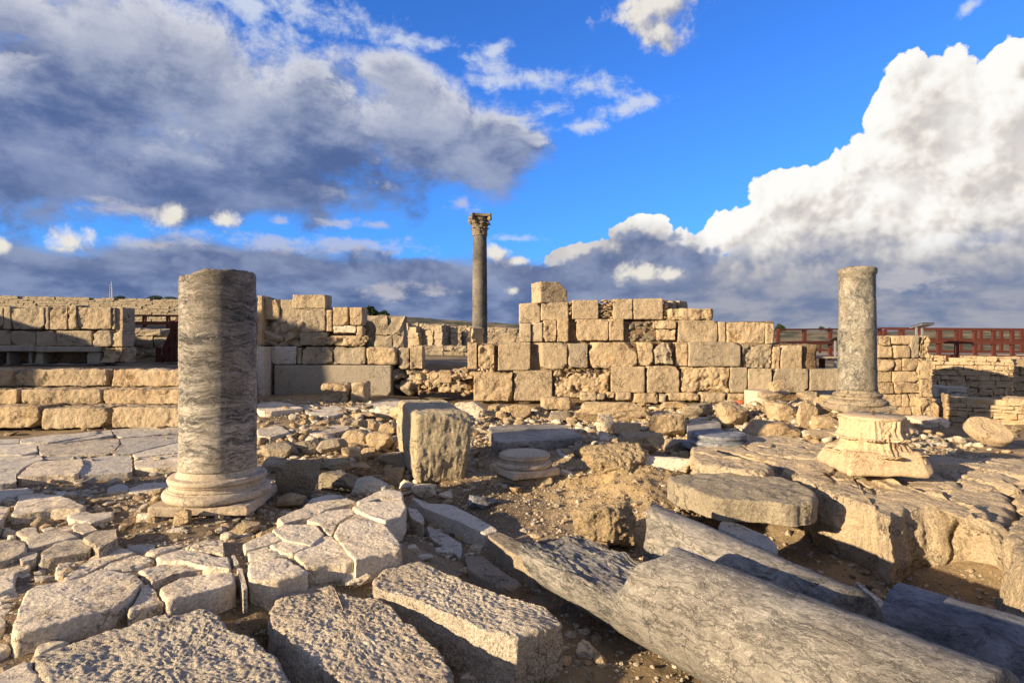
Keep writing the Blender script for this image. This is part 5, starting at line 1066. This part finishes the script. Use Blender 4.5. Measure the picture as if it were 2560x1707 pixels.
railing('red-brown railing with three rails behind the left wall', P_(300,20), P_(640,22), Zp(788,20), Zp(792,22), .95, 7, rails=(0,.28,.95), pw_=.1)
o = thing('stair_railing', (*P_(420,15), .95), 'sloping red-brown stair railing just left of the banded column', 'railing', 'red-brown railings')
for a_, b_ in [((448,793),(408,880)),((440,830),(402,905))]:
    V, Q = beam(ony(*a_, 15), ony(*b_, 15), .08, .09); mobj('rail', V, Q, REDW, parent=o, smooth=False)
for px, y0_, y1_ in [(396,868,905),(418,860,905),(446,795,905),(432,800,905)]:
    V, Q = beam(ony(px, y0_, 15), ony(px, y1_, 15), .09, .09); mobj('post', V, Q, REDW, parent=o, smooth=False)
for zz_ in (850, 872, 894):
    V, Q = beam(ony(424, zz_, 15.3), ony(470, zz_, 15.3), .25, .05); mobj('tread', V, Q, REDW, parent=o, smooth=False)
# walkway deck
wk = thing('walkway', (*P_(2450,24), .3), 'raised boarded walkway carrying the red-brown railings at the right', 'walkway')
for a_, b_, n_ in [(P_(1940,21.1), P_(2200,22.1), 'deck'), (P_(2205,23.1), P_(2740,22.1), 'deck')]:
    z_ = Zp(890,22.5); V, Q = beam((a_[0], a_[1]+1.5, z_), (b_[0], b_[1]+1.5, z_), 3.2, .12); mobj(n_, V, Q, CONC, parent=wk, smooth=False)
for k in range(8):
    p = P_(1960+k*95, 22.3+(.6 if k < 3 else 0)); V, Q = beam((*p, .2), (*p, Zp(893,22.5)), .16, .16); mobj('support', V, Q, REDW if k % 2 else METAL, parent=wk, smooth=False)
# lectern sign
sg = thing('information_sign', (*P_(2303,21.3), .95), 'small slanted information board on two silver legs above the yellow pier', 'sign')
for px in (2291, 2305):
    V, Q = beam(ony(px, 862, 21.3), ony(px, 815, 21.3), .05, .05); mobj('leg', V, Q, METAL, parent=sg, smooth=False)
V, Q = beam(ony(2290, 817, 21.5), ony(2322, 807.5, 21.0), .5, .03); mobj('panel', V, Q, PANEL, parent=sg, smooth=False)
V, Q = beam(ony(2290, 819, 21.5)+[0,0,-.01], ony(2322, 809.5, 21.0)+[0,0,-.01], .54, .02); mobj('frame', V, Q, METAL, parent=sg, smooth=False)
# second pale sign frame beside the grey column
sg = thing('information_sign', (*P_(2093,19.5), .9), 'small pale-framed board low beside the left edge of the grey column', 'sign')
V, Q = beam(ony(2088, 893, 19.5), ony(2088, 852, 19.5), .05, .05); mobj('leg', V, Q, METAL, parent=sg, smooth=False)
V, Q = beam(ony(2086, 852, 19.7), ony(2102, 843, 19.3), .4, .03); mobj('panel', V, Q, PANEL, parent=sg, smooth=False)
# small pale bench or trestle under the walkway
bn = thing('bench', (*P_(2050,17), .3), 'low white bench in the shade left of the grey column', 'bench')
V, Q = beam(ony(2012, 893, 17), ony(2095, 893, 17), .4, .05); mobj('seat', V, Q, CONC, parent=bn, smooth=False)
for px in (2020, 2088): V, Q = beam(ony(px, 894, 17), ony(px, 922, 17), .06, .06); mobj('leg', V, Q, METAL, parent=bn, smooth=False)
# antenna mast on the skyline
am = thing('radio_mast', (X_(277,160), 160, Zp(745,160)), 'thin lattice radio mast on the skyline at the far left', 'mast')
V, Q = join([beam((X_(277,160)+dx_, 160+dy_, Zp(748,160)), (X_(277,160)+dx_*.5, 160+dy_*.5, Zp(704,160)), .12, .12) for dx_, dy_ in ((-.5,-.3),(.5,-.3),(0,.5))]+[beam((X_(277,160)-.5, 160, Zp(744-k*4.5,160)), (X_(277,160)+.5, 160, Zp(741-k*4.5,160)), .08, .08) for k in range(8)])
mobj('tower', V, Q, METAL, parent=am, smooth=False)
def leaves(n, spread, size, seed, flat=.6):
    rng = np.random.default_rng(seed); c = rng.normal(size=(n, 3)); c /= np.linalg.norm(c, axis=1)[:, None]; c *= rng.uniform(.35, 1, (n, 1))**.6
    c = c*(1+.35*fbm(c*1.0+seed, 1.7, 3, seed)[:, None])*np.array(spread); c[:, 2] = np.abs(c[:, 2])*flat+c[:, 2]*(1-flat)
    a = rng.normal(size=(n, 3)); b = rng.normal(size=(n, 3)); a /= np.linalg.norm(a, axis=1)[:, None]; b = np.cross(a, b); b /= np.linalg.norm(b, axis=1)[:, None]
    s = size*rng.uniform(.6, 1.4, (n, 1)); V = np.stack([c-a*s, c+b*s*.45, c+a*s, c-b*s*.45], 1).reshape(-1, 3); return V, np.arange(4*n).reshape(n, 4)
def bush(px0, px1, ytop, ybase, Y, label, n=2600, name='shrub'):
    w_ = (px1-px0)/F*Y; h = (ybase-ytop)/F*Y; c = np.array([X_((px0+px1)/2, Y), Y, Zp(ybase, Y)]); t_ = thing(name, c-[0, 0, .5], label, 'shrub', 'dark shrubs on the skyline')
    V, Q = leaves(n, (w_/2, w_/2*.8, h), min(w_, h)*.10, int(px0)); mobj('foliage', V+c, Q, LEAF, parent=t_, smooth=False)
    V, Fs = lathe([(.12*h+.05, -.6), (.08*h+.03, h*.2), (.03*h, h*.6)], 8); mobj('trunk', V+c, Fs, DARKR, parent=t_)
for a_, b_, yt, yb, Y, lab in [(283,318,739,748,60,'low dark shrub by the radio mast'), (370,410,738,750,55,'dark shrub on the skyline left of the banded column'), (405,450,741,752,55,'lower dark shrub touching the left edge of the banded column'), (640,700,742,756,50,'thin dark shrub peeping over the shadowed wall'),
  (815,838,768,790,48,'small dark shrub left of the paired pale blocks'), (905,945,764,792,48,'tallest dark bush on the skyline right of the paired pale blocks'), (935,978,774,794,50,'lower dark bush on the right flank of the tallest one'), (1938,1965,810,826,60,'small spiky bush at the right end of the central wall'), (2045,2062,816,825,80,'tiny dark tree on the skyline left of the grey column'), (2064,2082,819,826,80,'tiny dark shrub beside the tiny tree by the grey column')]:
    bush(a_, b_, yt, yb, Y, lab)

# ================================================================== scattered rubble and gravel
rng = np.random.default_rng(77)
proto = [rawmesh('rubble', rockmesh(1, rng.uniform(.7, .95), rng.uniform(.4, .75), seed=300+k, n=12, planes=11, amp=.08, fine=.02)[0], cubesphere(12)[1], m_) for k, m_ in enumerate([RUB, RUBP, YEL, LIME2, RUB, RUBP, LIME2, YEL, RUB, RUBP])]
def inpoly(P, x, y):
    c = False; n = len(P)
    for i in range(n):
        (x1, y1), (x2, y2) = P[i], P[i-1]
        if (y1 > y) != (y2 > y) and x < (x2-x1)*(y-y1)/(y2-y1)+x1: c = not c
    return c
def scatter(poly, n, pmin, pmax, label, group, kinds, zoff=.0, seed=0):
    r_ = random.Random(seed); xs_ = [p[0] for p in poly]; ys_ = [p[1] for p in poly]; k = 0
    while k < n:
        x, y = r_.uniform(min(xs_), max(xs_)), r_.uniform(min(ys_), max(ys_))
        if not inpoly(poly, x, y): continue
        p = hit(x, y); s = r_.uniform(pmin, pmax)**1.0/F*p[1]; o = bpy.data.objects.new('rubble_stone', proto[r_.choice(kinds)]); C.objects.link(o)
        o.location = (p[0], p[1], p[2]-s*.12+zoff); o.scale = (s*r_.uniform(.8, 1.35), s*r_.uniform(.8, 1.1), s*r_.uniform(.6, 1.0)); o.rotation_euler = (r_.uniform(-.25, .25), r_.uniform(-.25, .25), r_.uniform(0, 6.28))
        tag(o, label, 'rubble stone', group); k += 1
scatter([(650,1040),(900,1010),(1010,1040),(1010,1130),(900,1190),(650,1130)], 34, 16, 40, 'small loose stone in the rubble heap between the banded column and the tall block', 'small stones of the heap left of the tall block', [0,2,3,4,6,8], seed=1)
scatter([(1230,1000),(1700,1005),(1900,1020),(1900,1060),(1700,1090),(1450,1060),(1240,1040)], 44, 14, 36, 'small loose stone on the strip of rubble along the foot of the central wall', 'small stones at the foot of the central wall', [0,2,3,7,8], seed=2)
scatter([(1860,1010),(2160,1010),(2200,1040),(2080,1070),(1880,1060)], 46, 10, 30, 'small loose stone in the bank under the grey column', 'small stones of the bank under the grey column', [0,2,4,7,8], seed=3)
scatter([(0,1215),(450,1180),(450,1240),(380,1290),(0,1300)], 42, 12, 34, 'small pale flake on the gravel between the terrace and the front pavement', 'pale flakes below the left terrace', [1,5,9,3], seed=4)
scatter([(300,1290),(640,1290),(660,1330),(480,1350),(300,1340)], 22, 7, 18, 'small stone on the bare ground in front of the banded column', 'small stones before the banded column', [0,1,3,5], seed=5)
scatter([(940,1180),(1020,1160),(1100,1220),(1060,1240),(980,1230)], 16, 10, 28, 'small stone at the head of the drain under the tall block', 'small stones at the head of the drain', [0,1,3,6], seed=6)
scatter([(1100,1210),(1230,1190),(1300,1215),(1200,1235)], 12, 6, 15, 'pebble on the red earth before the tall block', 'pebbles before the tall block', [0,2,4], seed=7)
scatter([(2340,1010),(2560,1040),(2560,1130),(2380,1080)], 26, 9, 26, 'small stone tumbled below the dry-stone wall at the right edge', 'stones tumbled at the right edge', [0,2,3,7], seed=8)
scatter([(1880,1380),(2200,1460),(2220,1530),(2100,1480)], 8, 14, 30, 'small shaded stone in the pit between the fallen columns and the ledge', 'shaded stones in the pit', [3,6], seed=9)
scatter([(430,1560),(640,1500),(700,1640),(800,1700),(640,1700)], 9, 6, 14, 'pebble on the dark soil between the two rough slabs at the left', 'pebbles between the rough slabs', [1,5], seed=10)
scatter([(1420,1560),(1560,1650),(1650,1700),(1400,1700)], 10, 6, 14, 'pebble on the brown soil under the big fallen column', 'pebbles under the fallen column', [1,0,4], seed=11)
scatter([(0,1062),(450,1052),(450,1076),(0,1090)], 22, 14, 30, 'small packing stone under the bottom row of the left steps', 'packing stones under the left steps', [0,2,6,8], seed=12)
# fine gravel: uncountable
ico = np.array([[0,0,1],[.894,0,.447],[.276,.851,.447],[-.724,.526,.447],[-.724,-.526,.447],[.276,-.851,.447],[.724,.526,-.447],[-.276,.851,-.447],[-.894,0,-.447],[-.276,-.851,-.447],[.724,-.526,-.447],[0,0,-1]])
icf = np.array([[0,1,2],[0,2,3],[0,3,4],[0,4,5],[0,5,1],[1,6,2],[2,7,3],[3,8,4],[4,9,5],[5,10,1],[6,7,2],[7,8,3],[8,9,4],[9,10,5],[10,6,1],[11,7,6],[11,8,7],[11,9,8],[11,10,9],[11,6,10]])
def gravel(name, n, box, smin, smax, mat, label, seed, dens=None):
    r_ = np.random.default_rng(seed); x = r_.uniform(box[0], box[2], n); y = box[1]+(box[3]-box[1])*r_.random(n)**1.3
    if dens is not None: k = dens(x, y) > r_.random(n); x, y = x[k], y[k]
    n = len(x); z = terrain(x, y); s = (smin+(smax-smin)*r_.random(n)**3)
    V = ico[None]*(1+r_.uniform(-.28, .28, (n, 12, 1))); V = V*np.stack([s*r_.uniform(.7, 1.3, n), s*r_.uniform(.7, 1.3, n), s*r_.uniform(.35, .8, n)], 1)[:, None, :]
    th = r_.uniform(0, 6.28, n); c, s_ = np.cos(th)[:, None], np.sin(th)[:, None]; V = np.stack([V[..., 0]*c-V[..., 1]*s_, V[..., 0]*s_+V[..., 1]*c, V[..., 2]], 2)
    V = V+np.stack([x, y, z+s*.15], 1)[:, None, :]; Fc = (icf[None]+np.arange(n)[:, None, None]*12).reshape(-1, 3)
    mobj(name, V.reshape(-1, 3), Fc, mat, loc=(0, 0, 0), smooth=False, label=label, cat='gravel', kind='stuff')
clump = lambda x, y: np.clip(.55+1.1*fbm(np.c_[x, y, x*0], 1.1, 4, 21), .05, 1)
gravel('gravel', 42000, (-5.5,1.9,6,12.5), .004, .02, RUBP, 'pale gravel and stone chips strewn over the soil', 1, clump)
gravel('gravel', 22000, (-5.5,1.9,6,12.5), .004, .024, RUB, 'brown gravel strewn over the soil', 2, clump)
hump = lambda x, y: np.exp(-((x-1.0)**2+((y-6.7)*.8)**2)/1.0)
gravel('gravel', 30000, (-.6,4.6,2.8,8.4), .004, .013, RUB, 'fine gravel bedded in the sandy hump', 3, hump)
cen = lambda x, y: np.clip(.5*np.exp(-((x+1.2)**2/3+(y-8.5)**2/5))+.9*np.exp(-((x-2.5)**2/7+(y-11)**2/1.5))+.8*np.exp(-((x+3.6)**2/4+(y-4.9)**2/.8))+.25*clump(x, y), 0, 1)
gravel('gravel', 9000, (-5.5,2.2,6.5,12.8), .018, .055, RUBP, 'broken pale stone chips lying all over the rubble', 5, cen)
gravel('gravel', 7000, (-5.5,2.2,6.5,12.8), .018, .06, RUB, 'broken brown stone chips lying all over the rubble', 6, cen)
# packed rubble, far more pieces than one could count
def rubble(n, seed, dens, mat, label):
    r_ = np.random.default_rng(seed); x = r_.uniform(-5.2, 6.5, n*9); y = r_.uniform(4.6, 12.9, n*9); k = dens(x, y) > r_.random(n*9); x, y = x[k][:n], y[k][:n]; z = terrain(x, y); parts = []
    protos = [rockmesh(1, .85, .62, seed=900+j, n=5, planes=8, amp=.1, fine=.03) for j in range(9)]
    for i in range(len(x)):
        V, Q = protos[i % 9]; s = .045+.14*r_.random()**2; V = V*s*np.array([r_.uniform(.8, 1.4), 1, r_.uniform(.6, 1.1)]); V = roteul(V, (r_.normal()*.25, r_.normal()*.25, r_.uniform(0, 6.28)))
        parts.append((V+[x[i], y[i], z[i]-s*.12], Q))
    V, Fs = join(parts); mobj('rubble', V, Fs, mat, loc=(0, 0, 0), label=label, cat='rubble', kind='stuff')
zone = lambda x, y: np.clip(1.0*np.exp(-((x-1.8)**2/9+(y-11.2)**2/1.3))+.45*np.exp(-((x+1.9)**2/1.6+(y-8.6)**2/3))+.7*np.exp(-((x-5)**2/3+(y-9.2)**2/1.2))+.12*np.exp(-((x+3.2)**2/5+(y-5.2)**2/.5))+.5*np.exp(-((x-2.6)**2/1.5+(y-9)**2/2)), 0, 1)
rubble(1500, 51, zone, YEL, 'packed golden rubble between the large boulders and along the wall foot')
rubble(1300, 52, zone, RUBP, 'packed pale rubble between the large boulders and along the wall foot')
# dry and green grass tufts
def tufts(spots, mat, label, h, n, seed):
    r_ = np.random.default_rng(seed); parts = []
    for (px, py, rad) in spots:
        c = hit(px, py)
        for k in range(n):
            a = r_.uniform(0, 6.28); rr = rad*math.sqrt(r_.random()); b = c+[rr*math.cos(a), rr*math.sin(a), 0]; b[2] = float(terrain(b[0], b[1])[0])
            hh = h*r_.uniform(.4, 1.2); ln = r_.normal(size=2)*hh*.6; w_ = .0018; pr_ = np.array([-math.sin(a), math.cos(a), 0])*w_
            t1_ = b+[ln[0]*.4, ln[1]*.4, hh*.6]; t2_ = b+[ln[0], ln[1], hh]; V = np.array([b-pr_, b+pr_, t1_+pr_*.7, t1_-pr_*.7, t2_]); parts.append((V, [np.array([[0,1,2,3]]), np.array([[3,2,4]])]))
    V, Fs = join(parts); mobj('grass', V, Fs, mat, loc=(0, 0, 0), smooth=False, label=label, cat='grass', kind='stuff')
tufts([(430,1480,.10),(530,1530,.12),(600,1500,.08),(640,1485,.1),(860,1440,.1),(250,1540,.1),(1180,1240,.12),(1130,1215,.1),(1500,1560,.1),(1560,1600,.08),(1120,1490,.1),(1180,1560,.1),(760,1455,.1),(880,1440,.12),(300,1545,.1),(150,1575,.1),(1020,1330,.12),(1330,1470,.15),(1400,1520,.12),(880,1130,.15),(1250,1010,.2),(1500,1010,.2),(1850,1040,.2),(2250,1075,.2),(320,1320,.15),(640,1300,.12)], DRY, 'dry brown grass blades along the cracks', .065, 90, 1)
tufts([(1310,1700,.12),(1350,1695,.1),(1260,1690,.08),(1200,1700,.06),(660,1600,.08),(690,1640,.06),(1325,1020,.14),(2420,1070,.16),(2440,1065,.14),(980,1130,.06)], LEAFY, 'green grass and weeds at the stone edges', .045, 110, 2)
# ================================================================== unseen walls and column added left of the frame, placed to throw shadows
G1_, Q1_ = boxgrid(1, 1, 1)
for (x0, y0, x1, y1, h, lab) in [(-16.6,9.2,-16,14.5,3.4,'low part of the unseen shadow-casting wall added outside the left edge'),(-16.6,6.4,-16,9.1,5.2,'high part of the unseen shadow-casting wall added outside the left edge')]:
    coursed('ruined_wall', lab, (x0, y0), (x1, y1), -.1, h, -.1, h, 9, .7, LIME2, seed=int(h*9), depth=.5)  # added shadow caster, heights set by the shade wanted on the left walls
V, Fs = lathe(dense([(.42,-.05),(.42,.2),(.33,.3),(.32,3.4),(.02,3.42)], .05), 60); mobj('standing_column', V+[-7.6, 3.95, -.05], Fs, MB1, label='unseen column added outside the left edge to shade the tall block', cat='column')  # added out of view so its shadow falls on the tall block's left face
